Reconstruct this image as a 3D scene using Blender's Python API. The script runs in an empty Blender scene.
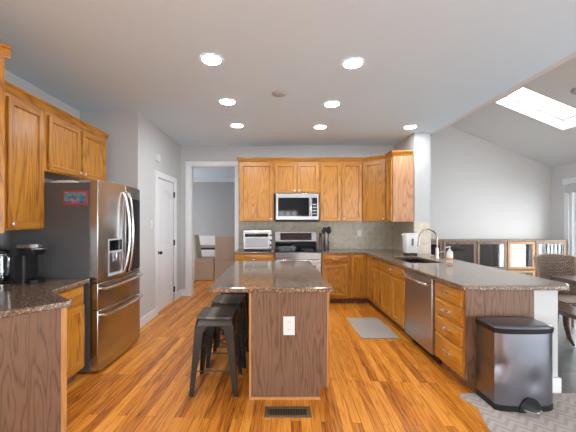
import bpy, bmesh, math, random
from mathutils import Vector, Matrix
random.seed(7)
PI = math.pi
sc = bpy.context.scene
C = sc.collection

# ------------------------------------------------------------------ camera
cam_d = bpy.data.cameras.new('camera'); cam = bpy.data.objects.new('camera', cam_d); C.objects.link(cam)
cam.location = (0, 0, 1.45); cam.rotation_euler = (PI/2, 0, 0)
cam_d.sensor_width = 36; cam_d.lens = 310/576*36
cam_d.shift_x = (288-275)/576; cam_d.shift_y = (221-216)/576
cam_d.clip_start = 0.05
sc.camera = cam
# ------------------------------------------------------------------ world, exposure
w = bpy.data.worlds.new('world'); sc.world = w; w.use_nodes = True
nt = w.node_tree; nt.nodes.clear()
wo = nt.nodes.new('ShaderNodeOutputWorld'); bg = nt.nodes.new('ShaderNodeBackground')
tc = nt.nodes.new('ShaderNodeTexCoord'); sx = nt.nodes.new('ShaderNodeSeparateXYZ'); rmp = nt.nodes.new('ShaderNodeValToRGB')
nt.links.new(tc.outputs['Generated'], sx.inputs[0]); nt.links.new(sx.outputs['Z'], rmp.inputs[0])
e = rmp.color_ramp.elements
e[0].position = 0.0; e[0].color = (0.93, 0.94, 0.96, 1); e[1].position = 0.35; e[1].color = (0.94, 0.965, 1.0, 1)
nt.links.new(rmp.outputs[0], bg.inputs[0]); nt.links.new(bg.outputs[0], wo.inputs[0])
bg.inputs[1].default_value = 6.0
LAMP = 100.0
sc.view_settings.view_transform = 'Standard'; sc.view_settings.look = 'None'
sc.view_settings.exposure = 1.15; sc.view_settings.gamma = 1.0; sc.view_settings.use_curve_mapping = False
sc.cycles.use_denoising = True
sc.cycles.max_bounces = 10; sc.cycles.diffuse_bounces = 7; sc.cycles.glossy_bounces = 5; sc.cycles.transparent_max_bounces = 12
sc.cycles.sample_clamp_indirect = 8

def portal(loc, direction, sx_, sy_):
    l = bpy.data.lights.new('window_portal', 'AREA'); l.shape = 'RECTANGLE'; l.size = sx_; l.size_y = sy_
    l.cycles.is_portal = True
    o = bpy.data.objects.new('window_portal', l); C.objects.link(o); o.location = loc
    o.rotation_euler = Vector(direction).to_track_quat('-Z', 'Y').to_euler()
portal((5.62, 4.85, 1.08), (-1, 0, 0), 2.2, 2.2)
portal((4.05, 4.68, 3.36), (-.38, 0, -.92), 1.3, .7)
portal((-1.6, -4.62, 1.57), (0, 1, 0), 1.4, 1.45)
portal((-2.72, -1.9, 1.3), (1, 0, 0), 3.8, 2.3)
portal((.65, -4.62, 1.42), (0, 1, 0), 1.0, 1.15)
portal((4.05, -4.62, 1.3), (0, 1, 0), 2.4, 2.4)
portal((5.62, -1.4, 1.2), (-1, 0, 0), 4.4, 2.3)
portal((-4.12, 8.2, 1.5), (1, 0, 0), 1.6, 1.6)

# ------------------------------------------------------------------ materials
def newmat(name):
    m = bpy.data.materials.new(name); m.use_nodes = True
    n = m.node_tree.nodes; return m, n, m.node_tree.links, n['Principled BSDF']
def plain(name, col, rough=.5, metal=0., spec=.5, emit=0, bump=0, bscale=60):
    m, n, l, p = newmat(name)
    p.inputs['Base Color'].default_value = (*col, 1); p.inputs['Roughness'].default_value = rough
    p.inputs['Metallic'].default_value = metal; p.inputs['Specular IOR Level'].default_value = spec
    if emit:
        p.inputs['Emission Color'].default_value = (.88, .95, 1.0, 1); p.inputs['Emission Strength'].default_value = emit
    if True:
        t = n.new('ShaderNodeTexCoord'); nz = n.new('ShaderNodeTexNoise'); nz.inputs['Scale'].default_value = bscale
        l.new(t.outputs['Object'], nz.inputs['Vector'])
        b = n.new('ShaderNodeBump'); b.inputs['Strength'].default_value = bump if bump else .015; b.inputs['Distance'].default_value = .002
        l.new(nz.outputs[0], b.inputs['Height']); l.new(b.outputs[0], p.inputs['Normal'])
    return m
def ramp(n, stops):
    r = n.new('ShaderNodeValToRGB'); el = r.color_ramp.elements
    while len(el) < len(stops): el.new(.5)
    for k, (pos, c) in enumerate(stops): el[k].position = pos; el[k].color = (*c, 1)
    return r
def wood(name, c1, c2, c3, axis='Z', rough=.35, scale=1.0, band=.5, coat=.0, sharp=.45, rings=75):
    """grain stretched along one object axis: cathedral bands and fine pores"""
    m, n, l, p = newmat(name)
    t = n.new('ShaderNodeTexCoord'); oi = n.new('ShaderNodeObjectInfo')
    off = n.new('ShaderNodeVectorMath'); off.operation = 'SCALE'; off.inputs[0].default_value = (3.1, 2.3, 4.7)
    l.new(oi.outputs['Random'], off.inputs['Scale'])
    add = n.new('ShaderNodeVectorMath'); add.operation = 'ADD'
    l.new(t.outputs['Object'], add.inputs[0]); l.new(off.outputs[0], add.inputs[1])
    def mapped(s):
        mp = n.new('ShaderNodeMapping'); mp.inputs['Scale'].default_value = s; l.new(add.outputs[0], mp.inputs['Vector']); return mp
    k = {'Z': 2, 'X': 0, 'Y': 1}[axis]
    def st(a, b): v = [a*scale]*3; v[k] = b*scale; return v
    m1 = mapped(st(7, .75)); nz1 = n.new('ShaderNodeTexNoise'); nz1.inputs['Scale'].default_value = 1; nz1.inputs['Detail'].default_value = 1.5
    l.new(m1.outputs[0], nz1.inputs['Vector'])
    mul = n.new('ShaderNodeMath'); mul.operation = 'MULTIPLY'; mul.inputs[1].default_value = rings; l.new(nz1.outputs[0], mul.inputs[0])
    sn = n.new('ShaderNodeMath'); sn.operation = 'SINE'; l.new(mul.outputs[0], sn.inputs[0])
    mr = n.new('ShaderNodeMapRange'); mr.inputs[1].default_value = -1; mr.inputs[2].default_value = 1; l.new(sn.outputs[0], mr.inputs[0])
    m2 = mapped(st(130, 5)); nz2 = n.new('ShaderNodeTexNoise'); nz2.inputs['Scale'].default_value = 1; nz2.inputs['Detail'].default_value = 4
    l.new(m2.outputs[0], nz2.inputs['Vector'])
    pw = n.new('ShaderNodeMath'); pw.operation = 'POWER'; pw.inputs[1].default_value = sharp; l.new(mr.outputs[0], pw.inputs[0])
    mx = n.new('ShaderNodeMix'); mx.data_type = 'FLOAT'; mx.inputs[0].default_value = 1-band
    l.new(pw.outputs[0], mx.inputs[2]); l.new(nz2.outputs[0], mx.inputs[3])
    r = ramp(n, [(.22, c1), (.52, c2), (.8, c3)]); l.new(mx.outputs[0], r.inputs[0])
    l.new(r.outputs[0], p.inputs['Base Color'])
    p.inputs['Roughness'].default_value = rough
    p.inputs['Coat Weight'].default_value = coat; p.inputs['Coat Roughness'].default_value = .25
    b = n.new('ShaderNodeBump'); b.inputs['Strength'].default_value = .12; b.inputs['Distance'].default_value = .001
    l.new(nz2.outputs[0], b.inputs['Height']); l.new(b.outputs[0], p.inputs['Normal'])
    return m
M = {}
M['oak'] = wood('honey_oak', (.21, .064, .006), (.42, .165, .015), (.53, .235, .028), rough=.33, band=.38, coat=.2)
M['oak_h'] = wood('honey_oak_rail', (.21, .064, .006), (.42, .165, .015), (.53, .235, .028), axis='X', rough=.33, band=.24, coat=.2, rings=45)
M['oak_y'] = wood('honey_oak_along', (.21, .064, .006), (.42, .165, .015), (.53, .235, .028), axis='Y', rough=.33, band=.38, coat=.2)
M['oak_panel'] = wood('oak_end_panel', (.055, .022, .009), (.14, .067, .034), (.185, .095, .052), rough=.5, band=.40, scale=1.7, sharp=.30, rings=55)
M['oak_trim'] = wood('oak_trim', (.34, .145, .045), (.42, .195, .065), (.50, .25, .09), rough=.35, band=.2)
M['dark_wood'] = wood('dark_walnut', (.035, .018, .012), (.075, .038, .024), (.11, .06, .04), axis='Y', rough=.28, band=.4, coat=.3)
M['cab_wood'] = wood('weathered_brown_wood', (.09, .05, .035), (.17, .105, .075), (.26, .17, .12), axis='Z', rough=.4, band=.4)
M['seat_wood'] = None
M['wall'] = plain('grey_wall_paint', (.485, .485, .485), .85, bump=.06, bscale=250)
M['wall_blue'] = plain('dining_grey_paint', (.40, .405, .41), .85, bump=.06, bscale=250)
M['great_wall'] = plain('pale_grey_wall_paint', (.56, .545, .535), .85, bump=.06, bscale=250)
M['ceil'] = plain('ceiling_blued_white', (.65, .80, .925), .9, bump=.05, bscale=200)  # pale blue put into the white to offset orange bounce from the floor
M['vault'] = plain('vault_white', (.66, .66, .66), .9, bump=.05, bscale=200)
M['white'] = plain('white_trim_paint', (.70, .71, .73), .4)
M['white_plastic'] = plain('white_plastic', (.62, .62, .61), .3)
M['black'] = plain('black_plastic', (.010, .010, .011), .4, spec=.3)
M['black_gloss'] = plain('black_glass', (.006, .007, .009), .05, spec=.35)
M['dark_grey'] = plain('charcoal_side_panel', (.085, .085, .09), .42, bump=.1, bscale=400)
M['chrome'] = plain('chrome', (.75, .75, .76), .14, 1)
M['nickel'] = plain('brushed_nickel', (.55, .52, .49), .28, 1)
M['bronze'] = plain('faucet_dark_nickel', (.30, .25, .21), .22, 1)
M['blackmetal'] = plain('black_iron', (.02, .02, .02), .35, .6)
M['lens'] = plain('lit_lamp_lens', (1, 1, 1), .5, emit=LAMP)
M['grey_plastic'] = plain('grey_plastic', (.36, .36, .37), .5)
M['mat'] = plain('grey_foam_mat', (.34, .31, .27), .8, bump=.4, bscale=300)
M['linen'] = plain('beige_linen', (.58, .46, .36), .9, bump=.4, bscale=400)
M['cream'] = plain('cream_fabric', (.68, .62, .50), .9, bump=.3, bscale=300)
M['gunmetal'] = plain('gunmetal_sheet', (.036, .031, .026), .36, .7, bump=.15, bscale=30)
M['vent'] = plain('bronze_vent_paint', (.20, .145, .095), .4, .5)
M['paper'] = plain('white_paper', (.8, .8, .8), .8)
M['orange_soap'] = plain('orange_liquid_soap', (.75, .28, .08), .2)
M['bounce_ground'] = plain('pale_bounce_ground', (.78, .79, .80), .9, bump=.6, bscale=20)  # outside ground made near white to bounce daylight up onto the ceiling
M['deckwood'] = plain('deck_boards', (.30, .27, .24), .7, bump=.5, bscale=12)
M['sink'] = plain('black_composite', (.01, .01, .011), .4, bump=.2, bscale=500)
M['ceil_disc'] = plain('ceiling_disc', (.46, .47, .48), .6)
M['red'] = plain('red_frame', (.35, .05, .03), .4)

def steel(name, col, rough, axis):
    m, n, l, p = newmat(name)
    t = n.new('ShaderNodeTexCoord'); mp = n.new('ShaderNodeMapping')
    v = [400, 400, 400]; v[{'X': 0, 'Y': 1, 'Z': 2}[axis]] = 3; mp.inputs['Scale'].default_value = v
    l.new(t.outputs['Object'], mp.inputs['Vector'])
    nz = n.new('ShaderNodeTexNoise'); nz.inputs['Scale'].default_value = 1; l.new(mp.outputs[0], nz.inputs['Vector'])
    mr = n.new('ShaderNodeMapRange'); mr.inputs[3].default_value = rough-.06; mr.inputs[4].default_value = rough+.08
    l.new(nz.outputs[0], mr.inputs[0]); l.new(mr.outputs[0], p.inputs['Roughness'])
    p.inputs['Base Color'].default_value = (*col, 1); p.inputs['Metallic'].default_value = 1
    b = n.new('ShaderNodeBump'); b.inputs['Strength'].default_value = .05; b.inputs['Distance'].default_value = .0005
    l.new(nz.outputs[0], b.inputs['Height']); l.new(b.outputs[0], p.inputs['Normal'])
    return m
M['steel'] = steel('brushed_steel_horizontal', (.50, .50, .50), .22, 'Y')
M['steel_dw'] = steel('brushed_steel_dishwasher', (.52, .50, .49), .32, 'Z')
M['steel_x'] = steel('brushed_steel_across', (.42, .42, .425), .25, 'X')
M['steel_z'] = steel('brushed_steel_upright', (.24, .245, .285), .30, 'Z')

def granite(name, k=1.0):
    m, n, l, p = newmat(name)
    t = n.new('ShaderNodeTexCoord')
    vo = n.new('ShaderNodeTexVoronoi'); vo.inputs['Scale'].default_value = 170; l.new(t.outputs['Object'], vo.inputs['Vector'])
    nz = n.new('ShaderNodeTexNoise'); nz.inputs['Scale'].default_value = 60; nz.inputs['Detail'].default_value = 5; l.new(t.outputs['Object'], nz.inputs['Vector'])
    sp = n.new('ShaderNodeSeparateColor'); l.new(vo.outputs['Color'], sp.inputs[0])
    mx = n.new('ShaderNodeMath'); mx.operation = 'MULTIPLY'; l.new(sp.outputs[0], mx.inputs[0]); l.new(nz.outputs[0], mx.inputs[1])
    r = ramp(n, [(.05, (.030*k, .019*k, .013*k)), (.26, (.080*k, .048*k, .030*k)), (.45, (.135*k, .088*k, .058*k)), (.58, (.26*k, .20*k, .15*k))])
    l.new(mx.outputs[0], r.inputs[0]); l.new(r.outputs[0], p.inputs['Base Color'])
    p.inputs['Roughness'].default_value = .12; p.inputs['Specular IOR Level'].default_value = .9
    return m
M['granite'] = granite('brown_granite', 1.9)

def glass(name, tint=(1, 1, 1), refl=.12):
    m = bpy.data.materials.new(name); m.use_nodes = True; n = m.node_tree.nodes; l = m.node_tree.links; n.clear()
    o = n.new('ShaderNodeOutputMaterial'); tr = n.new('ShaderNodeBsdfTransparent'); tr.inputs[0].default_value = (*tint, 1)
    g = n.new('ShaderNodeBsdfGlossy'); g.inputs['Roughness'].default_value = .02
    f = n.new('ShaderNodeLayerWeight'); f.inputs[0].default_value = .5
    pw = n.new('ShaderNodeMath'); pw.operation = 'POWER'; pw.inputs[1].default_value = 5; l.new(f.outputs['Facing'], pw.inputs[0])
    ad = n.new('ShaderNodeMath'); ad.operation = 'ADD'; ad.use_clamp = True; ad.inputs[1].default_value = refl; l.new(pw.outputs[0], ad.inputs[0])
    mx = n.new('ShaderNodeMixShader'); l.new(ad.outputs[0], mx.inputs[0]); l.new(tr.outputs[0], mx.inputs[1]); l.new(g.outputs[0], mx.inputs[2])
    l.new(mx.outputs[0], o.inputs[0]); return m
M['glass'] = glass('window_glass', (.96, .98, .98), .06)
M['cab_glass'] = glass('cabinet_glass', (.75, .77, .8), .13)
M['jug_glass'] = glass('jug_glass', (.75, .8, .85), .15)

def floor_wood():
    m, n, l, p = newmat('oak_strip_floor')
    t = n.new('ShaderNodeTexCoord'); mp = n.new('ShaderNodeMapping'); mp.inputs['Rotation'].default_value = (0, 0, math.radians(90+3))
    l.new(t.outputs['Object'], mp.inputs['Vector'])
    def brick(c1, c2, mort):
        b = n.new('ShaderNodeTexBrick'); b.offset = .37; b.offset_frequency = 3; b.squash = 1
        b.inputs['Color1'].default_value = c1; b.inputs['Color2'].default_value = c2; b.inputs['Mortar'].default_value = mort
        b.inputs['Scale'].default_value = 1; b.inputs['Mortar Size'].default_value = .0011; b.inputs['Brick Width'].default_value = .95
        b.inputs['Row Height'].default_value = .072; b.inputs['Bias'].default_value = 0
        l.new(mp.outputs[0], b.inputs['Vector']); return b
    b = brick((0, 0, 0, 1), (1, 1, 1, 1), (.5, .5, .5, 1))
    # per-plank offset of the grain
    sc_ = n.new('ShaderNodeVectorMath'); sc_.operation = 'MULTIPLY'; sc_.inputs[1].default_value = (7, 5, 0)
    l.new(b.outputs['Color'], sc_.inputs[0])
    ad = n.new('ShaderNodeVectorMath'); ad.operation = 'ADD'; l.new(mp.outputs[0], ad.inputs[0]); l.new(sc_.outputs[0], ad.inputs[1])
    g = n.new('ShaderNodeMapping'); g.inputs['Scale'].default_value = (1.3, 16, 1); l.new(ad.outputs[0], g.inputs['Vector'])
    nz = n.new('ShaderNodeTexNoise'); nz.inputs['Scale'].default_value = 1; nz.inputs['Detail'].default_value = 2; l.new(g.outputs[0], nz.inputs['Vector'])
    mul = n.new('ShaderNodeMath'); mul.operation = 'MULTIPLY'; mul.inputs[1].default_value = 34; l.new(nz.outputs[0], mul.inputs[0])
    sn = n.new('ShaderNodeMath'); sn.operation = 'SINE'; l.new(mul.outputs[0], sn.inputs[0])
    mr0 = n.new('ShaderNodeMapRange'); mr0.inputs[1].default_value = -1; mr0.inputs[2].default_value = 1; l.new(sn.outputs[0], mr0.inputs[0])
    mr = n.new('ShaderNodeMath'); mr.operation = 'POWER'; mr.inputs[1].default_value = .5; l.new(mr0.outputs[0], mr.inputs[0])
    g2 = n.new('ShaderNodeMapping'); g2.inputs['Scale'].default_value = (6, 160, 1); l.new(ad.outputs[0], g2.inputs['Vector'])
    nz2 = n.new('ShaderNodeTexNoise'); nz2.inputs['Scale'].default_value = 1; nz2.inputs['Detail'].default_value = 3; l.new(g2.outputs[0], nz2.inputs['Vector'])
    a1 = n.new('ShaderNodeMath'); a1.operation = 'MULTIPLY'; a1.inputs[1].default_value = .24; l.new(mr.outputs[0], a1.inputs[0])
    a2 = n.new('ShaderNodeMath'); a2.operation = 'MULTIPLY_ADD'; a2.inputs[1].default_value = .40; l.new(nz2.outputs[0], a2.inputs[0]); l.new(a1.outputs[0], a2.inputs[2])
    a3 = n.new('ShaderNodeMath'); a3.operation = 'MULTIPLY_ADD'; a3.inputs[1].default_value = .36; l.new(b.outputs['Color'], a3.inputs[0]); l.new(a2.outputs[0], a3.inputs[2])
    r = ramp(n, [(.20, (.20, .050, .006)), (.40, (.45, .138, .015)), (.58, (.64, .225, .026)), (.84, (.80, .34, .058))])
    l.new(a3.outputs[0], r.inputs[0])
    dk = n.new('ShaderNodeMix'); dk.data_type = 'RGBA'; dk.inputs[7].default_value = (.05, .015, .005, 1)
    l.new(b.outputs['Fac'], dk.inputs[0]); l.new(r.outputs[0], dk.inputs[6]); l.new(dk.outputs[2], p.inputs['Base Color'])
    p.inputs['Roughness'].default_value = .30; p.inputs['Specular IOR Level'].default_value = .45
    bp = n.new('ShaderNodeBump'); bp.inputs['Strength'].default_value = .12; bp.inputs['Distance'].default_value = .001
    l.new(a2.outputs[0], bp.inputs['Height']); l.new(bp.outputs[0], p.inputs['Normal'])
    return m
M['floor'] = floor_wood()

def tiles(name, c1, c2, mort, size, h=None, rough=.3, plane='XY', ms=.003, offset=0.):
    m, n, l, p = newmat(name)
    t = n.new('ShaderNodeTexCoord'); sp = n.new('ShaderNodeSeparateXYZ'); cb = n.new('ShaderNodeCombineXYZ')
    l.new(t.outputs['Object'], sp.inputs[0])
    l.new(sp.outputs[{'X': 0, 'Y': 1, 'Z': 2}[plane[0]]], cb.inputs[0]); l.new(sp.outputs[{'X': 0, 'Y': 1, 'Z': 2}[plane[1]]], cb.inputs[1])
    b = n.new('ShaderNodeTexBrick'); b.offset = offset
    b.inputs['Color1'].default_value = (*c1, 1); b.inputs['Color2'].default_value = (*c2, 1); b.inputs['Mortar'].default_value = (*mort, 1)
    b.inputs['Scale'].default_value = 1; b.inputs['Mortar Size'].default_value = ms; b.inputs['Brick Width'].default_value = size; b.inputs['Row Height'].default_value = h or size
    l.new(cb.outputs[0], b.inputs['Vector'])
    nz = n.new('ShaderNodeTexNoise'); nz.inputs['Scale'].default_value = 14; nz.inputs['Detail'].default_value = 5; l.new(t.outputs['Object'], nz.inputs['Vector'])
    mr = n.new('ShaderNodeMapRange'); mr.inputs[3].default_value = .7; mr.inputs[4].default_value = 1.3; l.new(nz.outputs[0], mr.inputs[0])
    mu = n.new('ShaderNodeMix'); mu.data_type = 'RGBA'; mu.blend_type = 'MULTIPLY'; mu.inputs[0].default_value = 1
    l.new(b.outputs['Color'], mu.inputs[6]); l.new(mr.outputs[0], mu.inputs[7]); l.new(mu.outputs[2], p.inputs['Base Color'])
    p.inputs['Roughness'].default_value = rough
    return m
M['splash'] = tiles('backsplash_tile', (.40, .345, .25), (.33, .285, .21), (.44, .39, .30), .105, rough=.3, plane='XZ')
M['splash_y'] = tiles('backsplash_tile_side', (.44, .37, .26), (.38, .32, .23), (.46, .40, .32), .105, rough=.3, plane='YZ')
M['splash_dark'] = tiles('left_backsplash_tile', (.36, .37, .38), (.32, .33, .35), (.42, .42, .42), .15, .075, .25, plane='YZ', offset=.5)
M['slate'] = tiles('slate_floor_tile', (.115, .105, .095), (.075, .072, .07), (.16, .15, .14), .42, rough=.3, ms=.006)

def chevron_mat():
    m, n, l, p = newmat('chevron_rug')
    t = n.new('ShaderNodeTexCoord'); sp = n.new('ShaderNodeSeparateXYZ'); l.new(t.outputs['Object'], sp.inputs[0])
    pp = n.new('ShaderNodeMath'); pp.operation = 'PINGPONG'; pp.inputs[1].default_value = .07; l.new(sp.outputs[0], pp.inputs[0])
    ad = n.new('ShaderNodeMath'); ad.operation = 'ADD'; l.new(sp.outputs[1], ad.inputs[0]); l.new(pp.outputs[0], ad.inputs[1])
    mu = n.new('ShaderNodeMath'); mu.operation = 'MULTIPLY'; mu.inputs[1].default_value = 2*PI/.07; l.new(ad.outputs[0], mu.inputs[0])
    sn = n.new('ShaderNodeMath'); sn.operation = 'SINE'; l.new(mu.outputs[0], sn.inputs[0])
    r = ramp(n, [(.35, (.42, .365, .33)), (.8, (.33, .285, .26))]); 
    mr = n.new('ShaderNodeMapRange'); mr.inputs[1].default_value = -1; mr.inputs[2].default_value = 1; l.new(sn.outputs[0], mr.inputs[0]); l.new(mr.outputs[0], r.inputs[0])
    l.new(r.outputs[0], p.inputs['Base Color']); p.inputs['Roughness'].default_value = .9
    return m
M['rug'] = chevron_mat()

def weave_mat():
    m, n, l, p = newmat('rattan_weave')
    t = n.new('ShaderNodeTexCoord')
    b = n.new('ShaderNodeTexBrick'); b.inputs['Scale'].default_value = 1; b.inputs['Brick Width'].default_value = .042; b.inputs['Row Height'].default_value = .02
    b.inputs['Mortar Size'].default_value = .004; b.inputs['Color1'].default_value = (.36, .26, .20, 1); b.inputs['Color2'].default_value = (.24, .165, .12, 1); b.inputs['Mortar'].default_value = (.06, .04, .03, 1)
    mp = n.new('ShaderNodeMapping'); mp.inputs['Rotation'].default_value = (PI/2, 0, 0); l.new(t.outputs['Object'], mp.inputs[0]); l.new(mp.outputs[0], b.inputs['Vector'])
    l.new(b.outputs['Color'], p.inputs['Base Color']); p.inputs['Roughness'].default_value = .7
    bp = n.new('ShaderNodeBump'); bp.invert = True; bp.inputs['Distance'].default_value = .004; l.new(b.outputs['Fac'], bp.inputs['Height']); l.new(bp.outputs[0], p.inputs['Normal'])
    return m
M['rattan'] = weave_mat()
M['rattan_frame'] = plain('rattan_frame', (.27, .185, .125), .55, bump=.5, bscale=120)

def seat_mat():
    m, n, l, p = newmat('weathered_seat_planks')
    t = n.new('ShaderNodeTexCoord'); sp = n.new('ShaderNodeSeparateXYZ'); l.new(t.outputs['Object'], sp.inputs[0])
    mr = n.new('ShaderNodeMapRange'); mr.inputs[1].default_value = -.17; mr.inputs[2].default_value = .17; l.new(sp.outputs[0], mr.inputs[0])
    r = ramp(n, [(0, (.055, .05, .042)), (.30, (.17, .14, .105)), (.52, (.05, .042, .035)), (.78, (.075, .06, .05))]); r.color_ramp.interpolation = 'CONSTANT'
    l.new(mr.outputs[0], r.inputs[0])
    mp = n.new('ShaderNodeMapping'); mp.inputs['Scale'].default_value = (90, 6, 1); l.new(t.outputs['Object'], mp.inputs[0])
    nz = n.new('ShaderNodeTexNoise'); nz.inputs['Scale'].default_value = 1; l.new(mp.outputs[0], nz.inputs[0])
    m2 = n.new('ShaderNodeMapRange'); m2.inputs[3].default_value = .5; m2.inputs[4].default_value = 1.5; l.new(nz.outputs[0], m2.inputs[0])
    mu = n.new('ShaderNodeMix'); mu.data_type = 'RGBA'; mu.blend_type = 'MULTIPLY'; mu.inputs[0].default_value = 1
    l.new(r.outputs[0], mu.inputs[6]); l.new(m2.outputs[0], mu.inputs[7]); l.new(mu.outputs[2], p.inputs['Base Color'])
    p.inputs['Roughness'].default_value = .45
    return m
M['seat_wood'] = seat_mat()
def picture_mat():
    m, n, l, p = newmat('colourful_magnet_picture')
    t = n.new('ShaderNodeTexCoord'); vo = n.new('ShaderNodeTexVoronoi'); vo.inputs['Scale'].default_value = 38
    l.new(t.outputs['Object'], vo.inputs['Vector'])
    hs = n.new('ShaderNodeHueSaturation'); hs.inputs['Saturation'].default_value = 1.6; hs.inputs['Value'].default_value = .55
    mx = n.new('ShaderNodeMix'); mx.data_type = 'RGBA'; mx.inputs[0].default_value = .45; mx.inputs[7].default_value = (.03, .12, .35, 1)
    l.new(vo.outputs['Color'], hs.inputs['Color']); l.new(hs.outputs[0], mx.inputs[6]); l.new(mx.outputs[2], p.inputs['Base Color'])
    return m
M['picture'] = picture_mat()

# ------------------------------------------------------------------ mesh helpers
class MB:
    def __init__(s): s.v = []; s.f = []; s.mi = []; s.m = 0
    def add(s, vs, fs):
        o = len(s.v); s.v += [tuple(v) for v in vs]; s.f += [[i+o for i in f] for f in fs]; s.mi += [s.m]*len(fs); return s
    def box(s, x0, x1, y0, y1, z0, z1):
        x0, x1 = sorted((x0, x1)); y0, y1 = sorted((y0, y1)); z0, z1 = sorted((z0, z1))
        return s.add([(x0,y0,z0),(x1,y0,z0),(x1,y1,z0),(x0,y1,z0),(x0,y0,z1),(x1,y0,z1),(x1,y1,z1),(x0,y1,z1)],
                     [(3,2,1,0),(4,5,6,7),(0,1,5,4),(1,2,6,5),(2,3,7,6),(3,0,4,7)])
    def extr(s, poly, vec):
        n = len(poly); vec = Vector(vec); a = [Vector(p) for p in poly]; b = [p+vec for p in a]
        return s.add(a+b, [list(range(n))[::-1], [i+n for i in range(n)]] + [[i, (i+1) % n, (i+1) % n+n, i+n] for i in range(n)])
    def prism(s, poly, z0, z1): return s.extr([(x, y, z0) for x, y in poly], (0, 0, z1-z0))
    def cyl(s, p0, p1, r0, r1=None, seg=16):
        r1 = r0 if r1 is None else r1; p0 = Vector(p0); p1 = Vector(p1); q = (p1-p0).to_track_quat('Z', 'Y')
        a = [p0+q@Vector((r0*math.cos(2*PI*i/seg), r0*math.sin(2*PI*i/seg), 0)) for i in range(seg)]
        b = [p1+q@Vector((r1*math.cos(2*PI*i/seg), r1*math.sin(2*PI*i/seg), 0)) for i in range(seg)]
        return s.add(a+b, [list(range(seg))[::-1], [i+seg for i in range(seg)]] + [[i, (i+1) % seg, (i+1) % seg+seg, i+seg] for i in range(seg)])
    def tube(s, pts, r, seg=10):
        pts = [Vector(p) for p in pts]; n = len(pts); rs = r if isinstance(r, (list, tuple)) else [r]*n
        rings = []; up = None
        for i, p in enumerate(pts):
            d = (pts[min(i+1, n-1)]-pts[max(i-1, 0)]).normalized()
            if up is None: up = d.orthogonal().normalized()
            up = (up-d*up.dot(d)).normalized(); sd = d.cross(up)
            rings.append([p+rs[i]*(math.cos(2*PI*k/seg)*up+math.sin(2*PI*k/seg)*sd) for k in range(seg)])
        vs = [v for rr in rings for v in rr]; fs = [list(range(seg))[::-1], [(n-1)*seg+k for k in range(seg)]]
        for i in range(n-1):
            for k in range(seg): fs.append([i*seg+k, i*seg+(k+1) % seg, (i+1)*seg+(k+1) % seg, (i+1)*seg+k])
        return s.add(vs, fs)
    def lathe(s, prof, c=(0, 0, 0), seg=24):
        c = Vector(c); vs = [c+Vector((r*math.cos(2*PI*k/seg), r*math.sin(2*PI*k/seg), z)) for r, z in prof for k in range(seg)]
        n = len(prof); fs = [list(range(seg))[::-1], [(n-1)*seg+k for k in range(seg)]]
        for i in range(n-1):
            for k in range(seg): fs.append([i*seg+k, i*seg+(k+1) % seg, (i+1)*seg+(k+1) % seg, (i+1)*seg+k])
        return s.add(vs, fs)
    def loft(s, rings, cap=True):
        n = len(rings[0]); vs = [v for r in rings for v in r]; fs = []
        if cap: fs += [list(range(n))[::-1], [(len(rings)-1)*n+k for k in range(n)]]
        for i in range(len(rings)-1):
            for k in range(n): fs.append([i*n+k, i*n+(k+1) % n, (i+1)*n+(k+1) % n, (i+1)*n+k])
        return s.add(vs, fs)
    def grid(s, us, vs_, keep, place, t):
        """slab of kept cells; place(u, v, w) -> xyz, w in (0, t)"""
        idx = {}; V = []; F = []
        def vid(i, j, k):
            if (i, j, k) not in idx: idx[(i, j, k)] = len(V); V.append(place(us[i], vs_[j], t if k else 0))
            return idx[(i, j, k)]
        K = lambda i, j: 0 <= i < len(us)-1 and 0 <= j < len(vs_)-1 and keep((us[i]+us[i+1])/2, (vs_[j]+vs_[j+1])/2)
        for i in range(len(us)-1):
            for j in range(len(vs_)-1):
                if not K(i, j): continue
                F.append([vid(i,j,0), vid(i+1,j,0), vid(i+1,j+1,0), vid(i,j+1,0)]); F.append([vid(i,j,1), vid(i,j+1,1), vid(i+1,j+1,1), vid(i+1,j,1)])
                if not K(i, j-1): F.append([vid(i,j,0), vid(i,j,1), vid(i+1,j,1), vid(i+1,j,0)])
                if not K(i, j+1): F.append([vid(i,j+1,0), vid(i+1,j+1,0), vid(i+1,j+1,1), vid(i,j+1,1)])
                if not K(i-1, j): F.append([vid(i,j,0), vid(i,j+1,0), vid(i,j+1,1), vid(i,j,1)])
                if not K(i+1, j): F.append([vid(i+1,j,0), vid(i+1,j,1), vid(i+1,j+1,1), vid(i+1,j+1,0)])
        return s.add(V, F)
    def build(s, name, mats, parent=None, bevel=0, seg=2, smooth=35, origin=None):
        """parts are given in the thing's own coordinates"""
        if not isinstance(mats, (list, tuple)): mats = [mats]
        me = bpy.data.meshes.new(name)
        vs = s.v
        if origin: vs = [(x-origin[0], y-origin[1], z-origin[2]) for x, y, z in vs]
        me.from_pydata(vs, [], s.f); me.update()
        for m in mats: me.materials.append(m)
        me.polygons.foreach_set('material_index', s.mi)
        bm = bmesh.new(); bm.from_mesh(me); bmesh.ops.recalc_face_normals(bm, faces=bm.faces); bm.to_mesh(me); bm.free()
        if smooth:
            me.shade_smooth(); me.set_sharp_from_angle(angle=math.radians(smooth))
        o = bpy.data.objects.new(name, me); C.objects.link(o)
        if origin: o.location = origin
        if parent: o.parent = parent
        if bevel:
            b = o.modifiers.new('bevel', 'BEVEL'); b.width = bevel; b.segments = seg; b.limit_method = 'ANGLE'; b.angle_limit = math.radians(40); b.harden_normals = False
        return o
def tag(o, label, cat, group=None):
    o['label'] = label; o['category'] = cat
    if group: o['group'] = group
    return o
def thing(name, label, cat, loc=(0, 0, 0), rot=0, group=None):
    o = bpy.data.objects.new(name, None); C.objects.link(o); o.location = loc; o.rotation_euler = (0, 0, rot); o.empty_display_size = .1
    return tag(o, label, cat, group)
def S(o): o['kind'] = 'structure'; return o
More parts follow.
